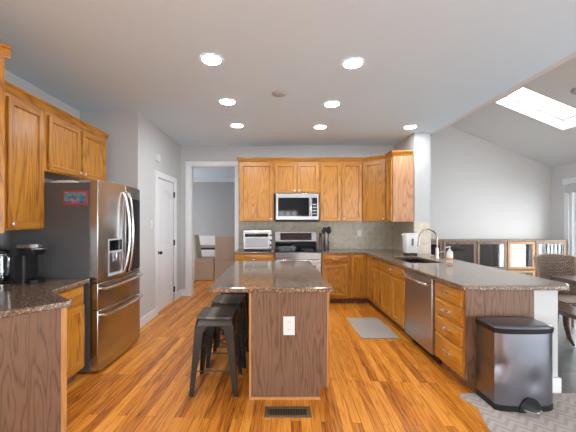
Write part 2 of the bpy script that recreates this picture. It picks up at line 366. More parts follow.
def dup(root, loc, rot, label):
    r = root.copy(); C.objects.link(r); r.location = loc; r.rotation_euler = (0, 0, rot); r['label'] = label
    for ch in list(root.children):
        c = ch.copy(); C.objects.link(c); c.parent = r
        for g in ch.children:
            d = g.copy(); C.objects.link(d); d.parent = c
    return r

# ================================================================== THE SETTING
XL, XP, XR, XS, XG = -2.6, -1.827, 2.30, 2.59, 5.51
YB, YN, YG, HC = 6.0, -4.5, 6.2, 2.91
YD = 9.8
def ZV(x): return 3.72-.4075*(x-2.59)          # vaulted ceiling height

b = MB(); b.box(-4.1, 2.395, YN-.1, 10.0, -.1, 0); S(b.build('floor', M['floor']))
b = MB(); b.box(2.396, XG+.1, YN-.1, YG+.1, -.1, 0); S(b.build('floor_tile', M['slate']))
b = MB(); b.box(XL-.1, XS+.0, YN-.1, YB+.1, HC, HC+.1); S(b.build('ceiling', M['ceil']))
# vaulted ceiling with skylight opening
SKX, SKY = (3.52, 4.6), (4.40, 4.95)
b = MB(); b.grid([XS-.03, SKX[0], SKX[1], XG+.12], [YN-.1, SKY[0], SKY[1], YG+.1],
     lambda u, v: not (SKX[0] < u < SKX[1] and SKY[0] < v < SKY[1]), lambda u, v, w_: (u, v, ZV(u)+w_), .22)
S(b.build('ceiling_vault', M['vault'], smooth=0))
sk = thing('window_2', 'bright rectangular skylight set in the sloped ceiling of the far room', 'skylight', (SKX[0], SKY[0], ZV(SKX[0]))); S(sk)
def sl(x, y, h): return (x-SKX[0], y-SKY[0], ZV(x)+h-ZV(SKX[0]))
b = MB()
for (x0, x1, y0, y1) in ((SKX[0]+.001, SKX[1]-.001, SKY[0]+.001, SKY[0]+.02), (SKX[0]+.001, SKX[1]-.001, SKY[1]-.02, SKY[1]-.001), (SKX[0]+.001, SKX[0]+.02, SKY[0]+.02, SKY[1]-.02), (SKX[1]-.02, SKX[1]-.001, SKY[0]+.02, SKY[1]-.02)):
    b.loft([[sl(x0, y0, h), sl(x1, y0, h), sl(x1, y1, h), sl(x0, y1, h)] for h in (.16, .22)])
b.build('window_frame', M['white'], sk)
b = MB(); b.loft([[sl(SKX[0]+.021, SKY[0]+.021, h), sl(SKX[1]-.021, SKY[0]+.021, h), sl(SKX[1]-.021, SKY[1]-.021, h), sl(SKX[0]+.021, SKY[1]-.021, h)] for h in (.19, .196)]); b.build('window_pane', M['glass'], sk)
b = MB(); b.box(XS, XS+.08, YN, YG, HC-.0, 3.9); S(b.build('wall_fascia', M['vault']))

b = MB(); b.grid([YN-.1, -3.8, .0, 4.13], [0, .15, 2.45, HC], lambda u, v: not (-3.8 < u < 0 and .15 < v < 2.45), lambda u, v, w_: (XL-w_, u, v), .1); S(b.build('wall_left', M['wall'], smooth=0))
o = thing('window_8', 'unseen white framed side window added behind the camera for daylight', 'window', (XL-.05, -3.8, .15)); S(o); b = MB()  # unseen window added to throw cool daylight onto the ceiling
for k in range(4): b.box(-.03, .03, k*1.25, k*1.25+.05, 0, 2.3)
b.box(-.025, .025, .05, 3.75, 0, .05); b.box(-.025, .025, .05, 3.75, 2.25, 2.3); b.build('window_frame', M['white'], o)
b = MB(); b.box(0, .004, .05, 3.75, .05, 2.25); b.build('window_pane', M['glass'], o)
b = MB(); b.box(XL-.1, XP-.1, 4.13, 4.23, 0, HC); b.box(XP-.1, XP, 4.13, 4.14, 0, HC); S(b.build('wall_pantry_front', M['wall']))
b = MB(); b.grid([4.141, 4.79, 5.615, YB], [0, 2.135, HC], lambda u, v: not (4.79 < u < 5.615 and v < 2.135), lambda u, v, w_: (XP-w_, u, v), .1)
S(b.build('wall_pantry_side', M['wall'], smooth=0))
b = MB(); b.grid([XP-.1, -1.626, -.765, XS], [0, 2.515, HC], lambda u, v: not (-1.626 < u < -.765 and v < 2.515), lambda u, v, w_: (u, YB+w_, v), .12)
S(b.build('wall_back', M['wall'], smooth=0))
b = MB(); b.box(XR, 2.56, 5.11, YB-.001, 0, HC-.001); S(b.build('wall_stub', M['wall']))
b = MB(); b.box(2.19, 2.39, 2.62, 5.109, 0, .872); S(b.build('wall_half', M['wall']))
b = MB(); b.extr([(XS, YG, 0), (XG+.1, YG, 0), (XG+.1, YG, ZV(XG+.1)+.05), (XS, YG, ZV(XS)+.05)], (0, .1, 0)); b.box(2.45, XS, YB+.121, YG+.1, 0, HC-.001); b.box(2.57, XS-.001, YB+.0, YB+.12, 0, HC-.001); S(b.build('wall_far', M['great_wall']))
DY0, DY1, DZ = 3.78, 5.80, 2.14
b = MB(); b.grid([YN, -3.5, .8, DY0, DY1, YG], [0, .12, DZ, 2.3, 2.62], lambda u, v: not ((DY0 < u < DY1 and v < DZ) or (-3.5 < u < .8 and .12 < v < 2.3)), lambda u, v, w_: (XG+w_, u, v), .1)
S(b.build('wall_right', M['great_wall'], smooth=0))
WN = [(-2.3, -.9, .85, 2.3), (.15, 1.15, .85, 2.0), (2.9, 5.2, .12, 2.45)]  # middle window is mirrored in the microwave; outer two added for ceiling light
b = MB(); b.grid([XL, -2.3, -.9, .15, 1.15, 2.9, 5.2, XG], [0, .12, .85, 2.0, 2.3, 2.45, 3.75], lambda u, v: not any(a < u < c and d < v < e_ for a, c, d, e_ in WN), lambda u, v, w_: (u, YN-w_, v), .1)
S(b.build('wall_near', M['wall'], smooth=0))
for i, (a, c, d, e_) in enumerate(WN):
    o = thing('window_%d' % (3+i), 'unseen white framed window behind the kitchen', 'window', (a, YN-.05, d)); S(o)
    W, H = c-a, e_-d; b = MB()
    for x in [0, W/3-.02, 2*W/3-.02, W-.05]: b.box(x, x+.05, -.03, .03, 0, H)
    b.box(0.05, W-.05, -.03, .03, 0, .05); b.box(0.05, W-.05, -.03, .03, H-.05, H); b.box(0.05, W-.05, -.025, .025, H/2-.015, H/2+.015)
    b.build('window_frame', M['white'], o)
    b = MB(); b.box(.05, W-.05, .0, .004, .05, H-.05); b.build('window_pane', M['glass'], o)
# dining room beyond the doorway
b = MB(); b.box(-4.0, 2.0, YD, YD+.1, 0, 2.80); S(b.build('wall_dining_back', M['wall_blue']))
b = MB(); b.grid([YB+.12, 7.4, 9.0, YD], [0, .7, 2.3, 2.80], lambda u, v: not (7.4 < u < 9.0 and .7 < v < 2.3), lambda u, v, w_: (-4.0-w_, u, v), .1); S(b.build('wall_dining_left', M['wall_blue'], smooth=0))
b = MB(); b.box(2.0, 2.1, YB+.12, YD, 0, 2.80); S(b.build('wall_dining_right', M['wall_blue']))
b = MB(); b.box(-4.0, -1.93, YB, YB+.12, 0, 2.80); S(b.build('wall_dining_front', M['wall_blue']))
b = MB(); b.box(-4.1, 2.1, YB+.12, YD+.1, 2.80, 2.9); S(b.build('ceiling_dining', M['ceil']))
o = thing('window_7', 'unseen window added to light the dining room', 'window', (-4.05, 7.4, .7)); S(o)  # unseen opening added to let daylight into the dining room
b = MB()
for y in (0, .775, 1.55): b.box(-.03, .03, y, y+.05, 0, 1.6)
for z in (0, .78, 1.55): b.box(-.025, .025, .05, 1.55, z, z+.05)
b.build('window_frame', M['white'], o)
# trims
n_ = [0]
def trim(label, *boxes, mat='white'):
    n_[0] += 1; b = MB()
    for q in boxes: b.box(*q)
    return S(b.build('trim_%d' % n_[0], M[mat], bevel=.004))
trim('crown', (-4.0, 2.0, YD-.07, YD, 2.73, 2.799), (-4.0, 2.0, YD-.035, YD, 2.68, 2.73))
trim('rail', (-4.0, 2.0, YD-.025, YD, .93, .985), (-4.0, 2.0, YD-.012, YD, .14, .93), (-4.0, 2.0, YD-.02, YD, 0, .14))
trim('casing', (-1.732, -1.626, YB-.025, YB, 0, 2.515), (-.765, -.705, YB-.025, YB, 0, 2.515), (-1.732, -.705, YB-.025, YB, 2.515, 2.60))
trim('jamb', (-1.626, -1.61, YB, YB+.12, 0, 2.50), (-.781, -.765, YB, YB+.12, 0, 2.50), (-1.626, -.765, YB, YB+.12, 2.50, 2.515))
trim('pantry_casing', (XP, XP+.022, 4.70, 4.79, 0, 2.135), (XP, XP+.022, 5.615, 5.705, 0, 2.135), (XP, XP+.022, 4.70, 5.705, 2.135, 2.225))
trim('door_casing', (XG-.02, XG, DY0-.09, DY0, 0, DZ), (XG-.02, XG, DY1, DY1+.09, 0, DZ), (XG-.035, XG, DY0-.11, DY1+.11, DZ, DZ+.11))
def baseboard(name, x0, x1, y0, y1):
    b = MB(); b.box(x0, x1, y0, y1, 0, .13); return S(b.build(name, M['white'], bevel=.005))
baseboard('baseboard_pantry', XP, XP+.015, 4.13, 4.70); baseboard('baseboard_pantry_far', XP, XP+.015, 5.705, YB)
baseboard('baseboard_pantry_front', XL, XP+.015, 4.115, 4.13); baseboard('baseboard_back', XP+.015, -1.732, YB-.015, YB)
baseboard('baseboard_half_wall', 2.19, 2.405, 2.60, 2.62); baseboard('baseboard_half_wall_side', 2.39, 2.405, 2.62, 5.11)
baseboard('baseboard_right', XG-.015, XG, YN, DY0-.09); baseboard('baseboard_far', XS, XG, YG-.015, YG)
# backsplash
b = MB(); b.box(-.70, XR, YB-.012, YB, .915, 1.438); S(b.build('trim_backsplash', M['splash'], smooth=0))
b = MB(); b.box(XR-.012, XR, 5.10, YB-.013, .915, 1.438); S(b.build('trim_backsplash_side', M['splash_y'], smooth=0))
b = MB(); b.box(XR, 2.562, 5.098, 5.11, .915, 1.42); S(b.build('trim_backsplash_end', tiles('end_tile', (.55, .47, .36), (.50, .43, .33), (.6, .54, .44), .13, rough=.3, plane='XZ'), smooth=0))
b = MB(); b.box(XL, XL+.012, .9, 2.93, .915, 1.37); S(b.build('trim_backsplash_left', M['splash_dark'], smooth=0))

# pantry door (door_1), faces +X; local: x along wall (0..w), y depth
d1 = thing('door_1', 'white two panel arched pantry door with black hinges', 'door', (XP-.012, 4.795, 0), PI/2); S(d1)
W, H = .815, 2.125
b = MB(); b.box(0, W, .012, .04, .008, H)
b.box(0, .11, 0, .012, .008, H); b.box(W-.11, W, 0, .012, .008, H)
b.box(.11, W-.11, 0, .012, .008, .22); b.box(.11, W-.11, 0, .012, .93, 1.08)
arc = [(.11+(W-.22)*t, 0, 1.83+.13*math.sin(PI*t)) for t in [i/14 for i in range(15)]]
b.extr([(.11, 0, H), ]+arc+[(W-.11, 0, H)], (0, .012, 0))
for z0, z1 in ((.26, .89), (1.12, 1.80)): b.box(.16, W-.16, .004, .012, z0, z1)
b.build('door_slab', M['white'], d1, bevel=.004)
for z in (.22, 1.06, 1.92):
    b = MB(); b.box(W-.012, W+.012, -.03, -.002, z-.05, z+.05); b.build('hinge', M['black'], d1, bevel=.002)
b = MB(); b.cyl((.07, 0, .95), (.07, -.012, .95), .03); b.cyl((.07, -.012, .95), (.07, -.035, .95), .012)
b.tube([(.07, -.03, .95), (.07, -.04, .95), (.07, -.055, .95), (.07, -.066, .95), (.07, -.07, .95)], [.012, .024, .028, .022, .008], 16); b.build('door_handle', M['blackmetal'], d1)

# patio sliding door (window_1)
sd = thing('window_1', 'tall white framed sliding glass patio door', 'patio door', (XG+.05, DY0, 0)); S(sd)
L = DY1-DY0; b = MB()
b.box(-.045, .045, .002, .05, 0, DZ-.002); b.box(-.045, .045, L-.05, L-.002, 0, DZ-.002); b.box(-.045, .045, .05, L-.05, DZ-.05, DZ-.002); b.box(-.045, .045, .05, L-.05, .0, .04)
b.build('window_frame', M['white'], sd)
for k, (y0, y1, x) in enumerate(((.05, L/2+.04, -.022), (L/2-.04, L-.05, .022))):
    b = MB(); b.box(x-.018, x+.018, y0, y0+.08, .04, DZ-.05); b.box(x-.018, x+.018, y1-.08, y1, .04, DZ-.05)
    b.box(x-.018, x+.018, y0+.08, y1-.08, .04, .14); b.box(x-.018, x+.018, y0+.08, y1-.08, DZ-.13, DZ-.05)
    p_ = b.build('sash', M['white'], sd)
    b = MB(); b.box(x-.003, x+.003, y0+.08, y1-.08, .14, DZ-.13); b.build('glass_pane', M['glass'], p_)
b = MB(); b.box(XG-.075, XG-.022, DY0-.02, DY1+.02, 1.98, 2.12)
tag(b.build('roller_shade', plain('blind_grey', (.5, .5, .5), .8)), 'grey rolled blind cassette above the glass patio door', 'blind')
o = thing('window_6', 'unseen white framed side window added to light the far room', 'window', (XG+.05, -3.5, .12)); S(o); b = MB()  # unseen window added to bring in more daylight
for k in range(5): b.box(-.03, .03, k*1.0625, k*1.0625+.05, 0, 2.18)
b.box(-.025, .025, .05, 4.25, 0, .05); b.box(-.025, .025, .05, 4.25, 2.13, 2.18); b.build('window_frame', M['white'], o)
b = MB(); b.box(0, .004, .05, 4.25, .05, 2.13); b.build('window_pane', M['glass'], o)
# outside
b = MB(); b.box(-30, 40, -30, 40, -.9, -.8); S(b.build('ground', M['bounce_ground']))
b = MB(); b.box(XG+.12, 8.2, 2.2, 7.6, -.12, -.04); S(b.build('deck', M['deckwood']))
t = thing('deck_railing', 'dark deck railing with thin balusters outside the patio door', 'railing', (8.1, 2.2, -.04))
b = MB(); b.box(-.03, .03, 0, 5.4, .95, 1.0); b.box(-.02, .02, 0, 5.4, .08, .12); b.build('rail', M['blackmetal'], t)
for k in range(5): b = MB(); b.box(-.045, .045, k*1.32, k*1.32+.09, 0, 1.05); b.build('post', M['white'], t)
b = MB()
for k in range(45):
    if k % 11: b.box(-.012, .012, k*.12, k*.12+.024, .12, .95)
x_ = b.build('baluster', M['blackmetal'], t); x_['kind'] = 'stuff'

# ================================================================== CABINETS
def front(b, x0, x1, z0, z1, raised=False, fr=.055):
    """door or drawer front in the plane y = -.02 .. 0"""
    if z1-z0 < .2: fr = .0
    if fr == 0:
        b.extr([(x0, 0, z0), (x1, 0, z0), (x1, 0, z1), (x0, 0, z1)], (0, -.014, 0))
        i = .012
        b.loft([[(x0, -.014, z0), (x1, -.014, z0), (x1, -.014, z1), (x0, -.014, z1)], [(x0+i, -.021, z0+i), (x1-i, -.021, z0+i), (x1-i, -.021, z1-i), (x0+i, -.021, z1-i)]])
        return
    b.box(x0, x0+fr, -.024, -.002, z0, z1); b.box(x1-fr, x1, -.024, -.002, z0, z1)
    b.m = 1
    b.box(x0+fr, x1-fr, -.024, -.002, z0, z0+fr); b.box(x0+fr, x1-fr, -.024, -.002, z1-fr, z1)
    b.m = 0
    # bevelled inner lip and recessed flat panel
    a = [(x0+fr, -.024, z0+fr), (x1-fr, -.024, z0+fr), (x1-fr, -.024, z1-fr), (x0+fr, -.024, z1-fr)]
    i = .005; c = [(x0+fr+i, -.006, z0+fr+i), (x1-fr-i, -.006, z0+fr+i), (x1-fr-i, -.006, z1-fr-i), (x0+fr+i, -.006, z1-fr-i)]
    bk = [(x0+fr, -.0025, z0+fr), (x1-fr, -.0025, z0+fr), (x1-fr, -.0025, z1-fr), (x0+fr, -.0025, z1-fr)]
    b.loft([bk, a, c])
def add_door(par, x0, x1, z0, z1, knob=None, name='door'):
    b = MB(); front(b, x0, x1, z0, z1)
    d = b.build(name, [M['oak'], M['oak_h']], par, bevel=.003)
    if knob:
        kx = x0+.03 if 'l' in knob else x1-.03
        kz = z0+.035 if 'b' in knob else z1-.06
        k = MB(); k.tube([(kx, -.02, kz), (kx, -.03, kz), (kx, -.034, kz), (kx, -.042, kz), (kx, -.047, kz)], [.007, .007, .017, .018, .008], 12)
        k.build('knob', M['nickel'], d)
    return d
def add_drawer(par, x0, x1, z0, z1, pull=True):
    b = MB(); front(b, x0, x1, z0, z1, fr=0) if z1-z0 < .2 else front_flat(b, x0, x1, z0, z1)
    d = b.build('drawer', M['oak_h'], par, bevel=.002)
    if pull:
        cx, cz = (x0+x1)/2, (z0+z1)/2; k = MB(); h = .048
        k.tube([(cx-h, -.02, cz), (cx-h, -.036, cz), (cx-h*.7, -.046, cz-.003), (cx, -.05, cz-.006), (cx+h*.7, -.046, cz-.003), (cx+h, -.036, cz), (cx+h, -.02, cz)], [.009, .007, .007, .008, .007, .007, .009], 10)
        k.build('handle', M['chrome'], d)
    return d
def front_flat(b, x0, x1, z0, z1):
    b.extr([(x0, 0, z0), (x1, 0, z0), (x1, 0, z1), (x0, 0, z1)], (0, -.014, 0)); i = .012
    b.loft([[(x0, -.014, z0), (x1, -.014, z0), (x1, -.014, z1), (x0, -.014, z1)], [(x0+i, -.021, z0+i), (x1-i, -.021, z0+i), (x1-i, -.021, z1-i), (x0+i, -.021, z1-i)]])
def carcass(par, w_, d_, z0, z1, toe=True, mat='oak', full=False):
    b = MB()
    b.box(0, w_, 0, .02, z0, z1); b.box(0, .018, .02, d_, z0, z1); b.box(w_-.018, w_, .02, d_, z0, z1)
    b.box(.018, w_-.018, d_-.012, d_, z0, z1); b.box(.018, w_-.018, .02, d_-.012, z0, z0+.018)
    if full: b.box(.018, w_-.018, .02, d_-.012, z1-.018, z1)
    o = b.build('body', M[mat], par, bevel=.0015)
    if toe:
        b = MB(); b.box(0, w_, .07, .085, 0, z0); b.box(0, .015, .085, d_, 0, z0); b.box(w_-.015, w_, .085, d_, 0, z0)
        b.build('toe_kick', M['oak_panel'], par)
    return o
GU, GB = 'oak wall cabinets', 'oak base cabinets'
# --- wall cabinets on the back wall
YU = 5.67
def wall_cab(label, x0, x1, z0, doors, y=YU, d=.328, z1=2.53):
    t = thing('wall_cabinet', label, 'cabinet', (x0, y, z0), 0, GU)
    carcass(t, x1-x0, d, 0, z1-z0, toe=False, full=True)
    for (a, c, kn) in doors: add_door(t, a-x0, c-x0, .012, 2.505-z0, kn)
    return t
wall_cab('single door oak wall cabinet above the toaster oven', -.655, -.022, 1.44, [(-.635, -.045, 'br')])
wall_cab('short two door oak wall cabinet above the microwave', -.020, .812, 1.955, [(.005, .388, 'br'), (.41, .795, 'bl')])
wall_cab('tall two door oak wall cabinet right of the microwave', .814, 1.598, 1.44, [(.835, 1.195, 'br'), (1.222, 1.582, 'bl')])
# diagonal corner
cA, cB = Vector((1.602, 5.66)), Vector((1.945, 5.375))
dd = (cB-cA); ang = math.atan2(dd.y, dd.x); LD = dd.length
t = thing('wall_cabinet', 'diagonal corner oak wall cabinet with a single door', 'cabinet', (cA.x, cA.y, 1.44), ang, GU)
def loc2(p):  v = Vector(p)-cA; c, s_ = math.cos(-ang), math.sin(-ang); return (c*v.x-s_*v.y, s_*v.x+c*v.y)
b = MB(); b.prism([loc2(p) for p in ((1.602, 5.66), (1.945, 5.375), (2.298, 5.375), (2.298, 5.985), (1.602, 5.985))], 0, 1.09); b.build('body', M['oak'], t, bevel=.0015)
add_door(t, .028, LD-.028, .012, 1.065, 'br')
# right run: faces -X
t = thing('wall_cabinet', 'narrow oak wall cabinet ending the run, wide plain side facing the room', 'cabinet', (1.945, 5.372, 1.44), -PI/2, GU)
carcass(t, .262, .342, 0, 1.09, toe=False, full=True); add_door(t, .02, .245, .012, 1.065, 'br')
b = MB(); b.box(.2625, .266, 0, .342, 0, 1.09); b.build('end_panel', wood('side_oak', (.30, .13, .055), (.44, .21, .10), (.53, .28, .14), rough=.45, band=.4), t)
# crown moulding: swept profile along a path
def crown(name, label, path, z, mat='oak_h', out=.045):
    prof = [(0, 0), (.010, 0), (.016, .018), (.034, .05), (out, .055), (out, .072), (0, .072)]
    b = MB(); rings = []
    P = [Vector(p) for p in path]
    for i, p in enumerate(P):
        d0 = (P[i]-P[i-1]).normalized() if i > 0 else None
        d1_ = (P[i+1]-P[i]).normalized() if i < len(P)-1 else None
        n0 = Vector((d0.y, -d0.x)) if d0 else None; n1 = Vector((d1_.y, -d1_.x)) if d1_ else None
        if n0 and n1: nn = (n0+n1); nn = nn/ (nn.length_squared) * 2
        else: nn = n0 or n1
        rings.append([(p.x+nn.x*o_, p.y+nn.y*o_, z+h) for o_, h in prof])
    b.loft(rings); org = (P[0].x, P[0].y, z)
    return tag(b.build(name, M[mat], origin=org, smooth=20), label, 'moulding')
crown('crown_moulding', 'oak crown moulding along the tops of the back wall cabinets', [(-.655, 5.98), (-.655, 5.668), (1.600, 5.658), (1.943, 5.373), (1.943, 5.104), (2.26, 5.104)], 2.532)
# --- left wall cabinets (face +X): local x -> +Y
XU = -2.2
def left_cab(label, y0, y1, z0, doors, x=XU, name='wall_cabinet'):
    t = thing(name, label, 'cabinet', (x, y0, z0), PI/2, GU)
    carcass(t, y1-y0, x-XL-.002, 0, 2.50-z0, toe=False, full=True)
    for a, c, kn in doors: add_door(t, a-y0, c-y0, .015, 2.475-z0, kn)
    return t
left_cab('tall oak wall cabinet between the coffee corner and refrigerator side', 2.502, 2.955, 1.372, [(2.535, 2.925, 'bl')])
left_cab('two door oak wall cabinet above the stainless refrigerator', 2.957, 4.03, 1.93, [(2.99, 3.485, 'br'), (3.51, 4.0, 'bl')])
crown('crown_moulding', 'oak crown moulding on the left wall cabinets above the refrigerator', [(-2.2, 2.46), (-2.2, 4.04)], 2.502, 'oak_y')
# diagonal cabinet in the near left corner
q0 = Vector((-2.54, 1.205)); q1 = Vector((-1.745, 2.0)); ang2 = PI/4
t = thing('wall_cabinet', 'angled oak wall cabinet cut off by the left picture edge', 'cabinet', (q0.x, q0.y, 1.372), ang2, GU)
def loc3(p, o=q0): v = Vector(p)-o; c, s_ = math.cos(-ang2), math.sin(-ang2); return (c*v.x-s_*v.y, s_*v.x+c*v.y)
b = MB(); b.prism([loc3(p) for p in ((-2.54, 1.205), (-1.745, 2.0), (-2.203, 2.498), (-2.598, 2.498), (-2.598, 1.205))], 0, 1.128); b.build('body', M['oak'], t, bevel=.0015)
add_door(t, .06, .545, .015, 1.10, 'br'); add_door(t, .575, 1.09, .015, 1.10, 'bl')
crown('crown_moulding', 'oak crown moulding end piece at the far left picture edge', [(-2.54, 1.205), (-1.725, 2.02)], 2.502)

# --- base cabinets
ZC = .874
def base_cab(label, loc, rot, w_, d_, fronts, name='base_cabinet', mat='oak'):
    t = thing(name, label, 'cabinet', loc, rot, GB); carcass(t, w_, d_, .10, ZC, mat=mat)
    for f in fronts:
        if f[0] == 'door': add_door(t, *f[1:])
        else: add_drawer(t, *f[1:])
    return t
base_cab('oak base cabinet below the toaster oven', (-.70, 5.40, 0), 0, .693, .585, [('drawer', .02, .67, .72, .86), ('door', .02, .34, .125, .70, 'tr'), ('door', .352, .67, .125, .70, 'tl')])
base_cab('oak base cabinet with one drawer immediately right of the range', (.815, 5.40, 0), 0, .47, .585, [('drawer', .03, .45, .72, .86), ('door', .03, .45, .125, .70, 'tl')])
t = thing('corner_cabinet', 'inside corner oak base cabinet with two tall narrow doors meeting', 'cabinet', (1.287, 5.40, 0), 0, GB)
b = MB(); b.prism([(0, 0), (.323, 0), (.323, -.35), (.90, -.35), (.90, .585), (0, .585)], .10, ZC); b.build('body', M['oak'], t, bevel=.0015)
b = MB(); b.prism([(0, .07), (.393, .07), (.393, -.35), (.90, -.35), (.90, .585), (0, .585)], 0, .10); b.build('toe_kick', M['oak_panel'], t)
add_door(t, .04, .298, .125, .86)
b = MB(); front(b, 0, .285, .125, .86); dr = b.build('door', [M['oak'], M['oak_h']], t, bevel=.003); dr.rotation_euler = (0, 0, -PI/2); dr.location = (.323, -.045, 0)
XB = 1.61; DP = .572
base_cab('narrow oak base cabinet between corner and sink', (XB, 5.048, 0), -PI/2, .346, DP, [('drawer', .02, .325, .72, .86, False), ('door', .02, .325, .125, .70, 'tr')])
base_cab('oak sink base cabinet with a wide false drawer and two doors', (XB, 4.70, 0), -PI/2, .918, DP, [('drawer', .02, .895, .72, .86), ('door', .02, .446, .125, .70, 'tr'), ('door', .468, .895, .125, .70, 'tl')])
t = base_cab('four drawer oak base cabinet at the end of the peninsula', (XB, 3.118, 0), -PI/2, .488, DP, [('drawer', .025, .465, .715, .86), ('drawer', .025, .465, .55, .69), ('drawer', .025, .465, .375, .525), ('drawer', .025, .465, .125, .35)])
b = MB(); b.box(.488, .4975, .0, .57, .10, ZC); b.box(.488, .4975, .07, .57, 0, .10); b.build('end_panel', M['oak_panel'], t)
b = MB(); b.box(.488, .50, -.001, .018, .10, ZC); b.build('corner_trim', M['oak_panel'], t)
# left base cabinet beside fridge (faces +X)
t = base_cab('oak base cabinet with drawer and door beside the refrigerator', (-1.765, 2.40, 0), PI/2, .455, .83, [('drawer', .03, .435, .715, .86), ('door', .03, .435, .125, .69, 'tl')])
# diagonal near-left base
p1 = Vector((-1.40, 2.085)); p0 = Vector((-2.585, .90))
t = thing('base_cabinet', 'angled end cabinet with a plain oak side at the left foreground', 'cabinet', (p0.x, p0.y, 0), ang2, GB)
b = MB(); b.prism([loc3(p, p0) for p in ((-2.585, .90), (-1.405, 2.08), (-1.74, 2.375), (-1.74, 2.398), (-2.597, 2.398), (-2.597, .90))], 0, ZC); b.build('body', M['oak'], t, bevel=.001)
LL = (p1-p0).length
b = MB(); b.box(.0, LL-.035, -.008, 0, 0, ZC); b.build('end_panel', M['oak_panel'], t)
b = MB(); b.box(LL-.035, LL-.002, -.013, 0, 0, ZC); b.build('corner_trim', M['oak_trim'], t, bevel=.002)
# --- worktops
ZT = (.876, .914)
def slab(name, label, xs, ys, keep, bev=.006, org=None):
    b = MB(); b.grid(xs, ys, keep, lambda u, v, w_: (2.43 if (u, v) == (2.52, 2.56) else u, v, ZT[0]+w_), ZT[1]-ZT[0])
    o = b.build(name, M['granite'], origin=(xs[0], ys[0], ZT[0]), smooth=0); m = o.modifiers.new('bevel', 'BEVEL'); m.width = bev; m.segments = 2; m.limit_method = 'ANGLE'
    return tag(o, label, 'worktop')
slab('granite_worktop', 'short brown granite worktop under the toaster oven', [-.715, -.004], [5.37, 5.985], lambda u, v: True)
SX, SY = (1.73, 2.155), (3.96, 4.66)
slab('granite_worktop', 'long L shaped brown granite worktop with sink along the peninsula', [.812, 1.55, SX[0], SX[1], 2.284, 2.52], [2.56, 2.68, SY[0], SY[1], 5.095, 5.37, 5.985],
     lambda u, v: (not (SX[0] < u < SX[1] and SY[0] < v < SY[1])) and (v > 5.37 or u > 1.55) and (v < 5.095 or u < 2.284))
slab('island_worktop', 'rectangular brown granite top of the kitchen island', [-.53, .467], [2.48, 4.155], lambda u, v: True)
b = MB(); b.prism([(-1.364, 2.08), (-1.70, 2.37), (-1.725, 2.40), (-1.725, 2.88), (-2.585, 2.88), (-2.585, .88), (-2.564, .88)], *ZT)
o = tag(b.build('granite_worktop', M['granite'], origin=(-2.0, 2.0, ZT[0]), bevel=.006), 'angled brown granite worktop holding the coffee machines', 'worktop')

# --- island
t = thing('kitchen_island', 'oak kitchen island base in the middle of the floor', 'island', (-.205, 2.525, 0))
b = MB(); b.box(0, .635, .004, 1.42, .10, ZC); b.box(0, .575, .004, 1.42, 0, .10); b.build('body', M['oak'], t, bevel=.0015)
b = MB(); b.box(.012, .628, -.006, .004, .10, ZC); b.box(.012, .572, -.006, .004, .02, .10); b.build('end_panel', M['oak_panel'], t)
b = MB(); b.box(-.006, .012, -.010, .004, .0, ZC); b.build('corner_trim', M['oak_trim'], t, bevel=.002)
b = MB(); b.box(.628, .640, -.010, .004, .10, ZC); b.build('corner_trim', M['oak_trim'], t, bevel=.002)
b = MB(); b.box(-.006, .575, -.016, -.006, 0, .025); b.build('base_shoe', M['oak_trim'], t, bevel=.003)
for a, c in ((.03, .46), (.49, .93), (.96, 1.39)):
    bb = MB(); front(bb, a, c, .125, .70); d_ = bb.build('door', [M['oak'], M['oak_h']], t, bevel=.003); d_.rotation_euler = (0, 0, PI/2); d_.location = (.636, 0, 0)
    bb = MB(); front(bb, a, c, .72, .86); d_ = bb.build('drawer', M['oak_h'], t, bevel=.002); d_.rotation_euler = (0, 0, PI/2); d_.location = (.636, 0, 0)

# ================================================================== APPLIANCES
# refrigerator: coordinates relative to (-1.75, 2.93)
FY0, FY1 = 2.93, 3.845
fr = thing('refrigerator', 'stainless french door refrigerator with grey sides and two bottom drawers', 'refrigerator', (-1.75, FY0, 0))
FW = FY1-FY0
b = MB(); b.box(-.75, -.004, 0, FW, .018, 1.815); b.build('body', M['dark_grey'], fr, bevel=.006)
b = MB(); b.box(-.70, -.03, .03, FW-.03, 0, .018); b.build('base_foot', M['black'], fr)
b = MB(); b.box(-.12, .02, .02, .12, 1.8165, 1.842); b.build('hinge_cover', M['grey_plastic'], fr, bevel=.006)
b = MB(); b.box(-.12, .02, FW-.12, FW-.02, 1.8165, 1.842); b.build('hinge_cover', M['grey_plastic'], fr, bevel=.006)
def fx(y): return .075+.042*(1-((y-FW/2)/(FW/2))**2)
def curved(y0, y1, z0, z1, off=0, back=0.0):
    n = 14; ys = [y0+(y1-y0)*i/n for i in range(n+1)]
    return [(back, y0)]+[(fx(y)+off, y) for y in ys]+[(back, y1)]
def cpanel(y0, y1, z0, z1, name, mat, par, off=0, back=0.0, bevel=.005):
    b = MB(); b.prism(curved(y0, y1, z0, z1, off, back), z0, z1); return b.build(name, mat, par, bevel=bevel, smooth=30)
mid = FW/2
ld = cpanel(0, mid-.003, .862, 1.838, 'door', M['steel'], fr)
rd = cpanel(mid+.003, FW, .862, 1.838, 'door', M['steel'], fr)
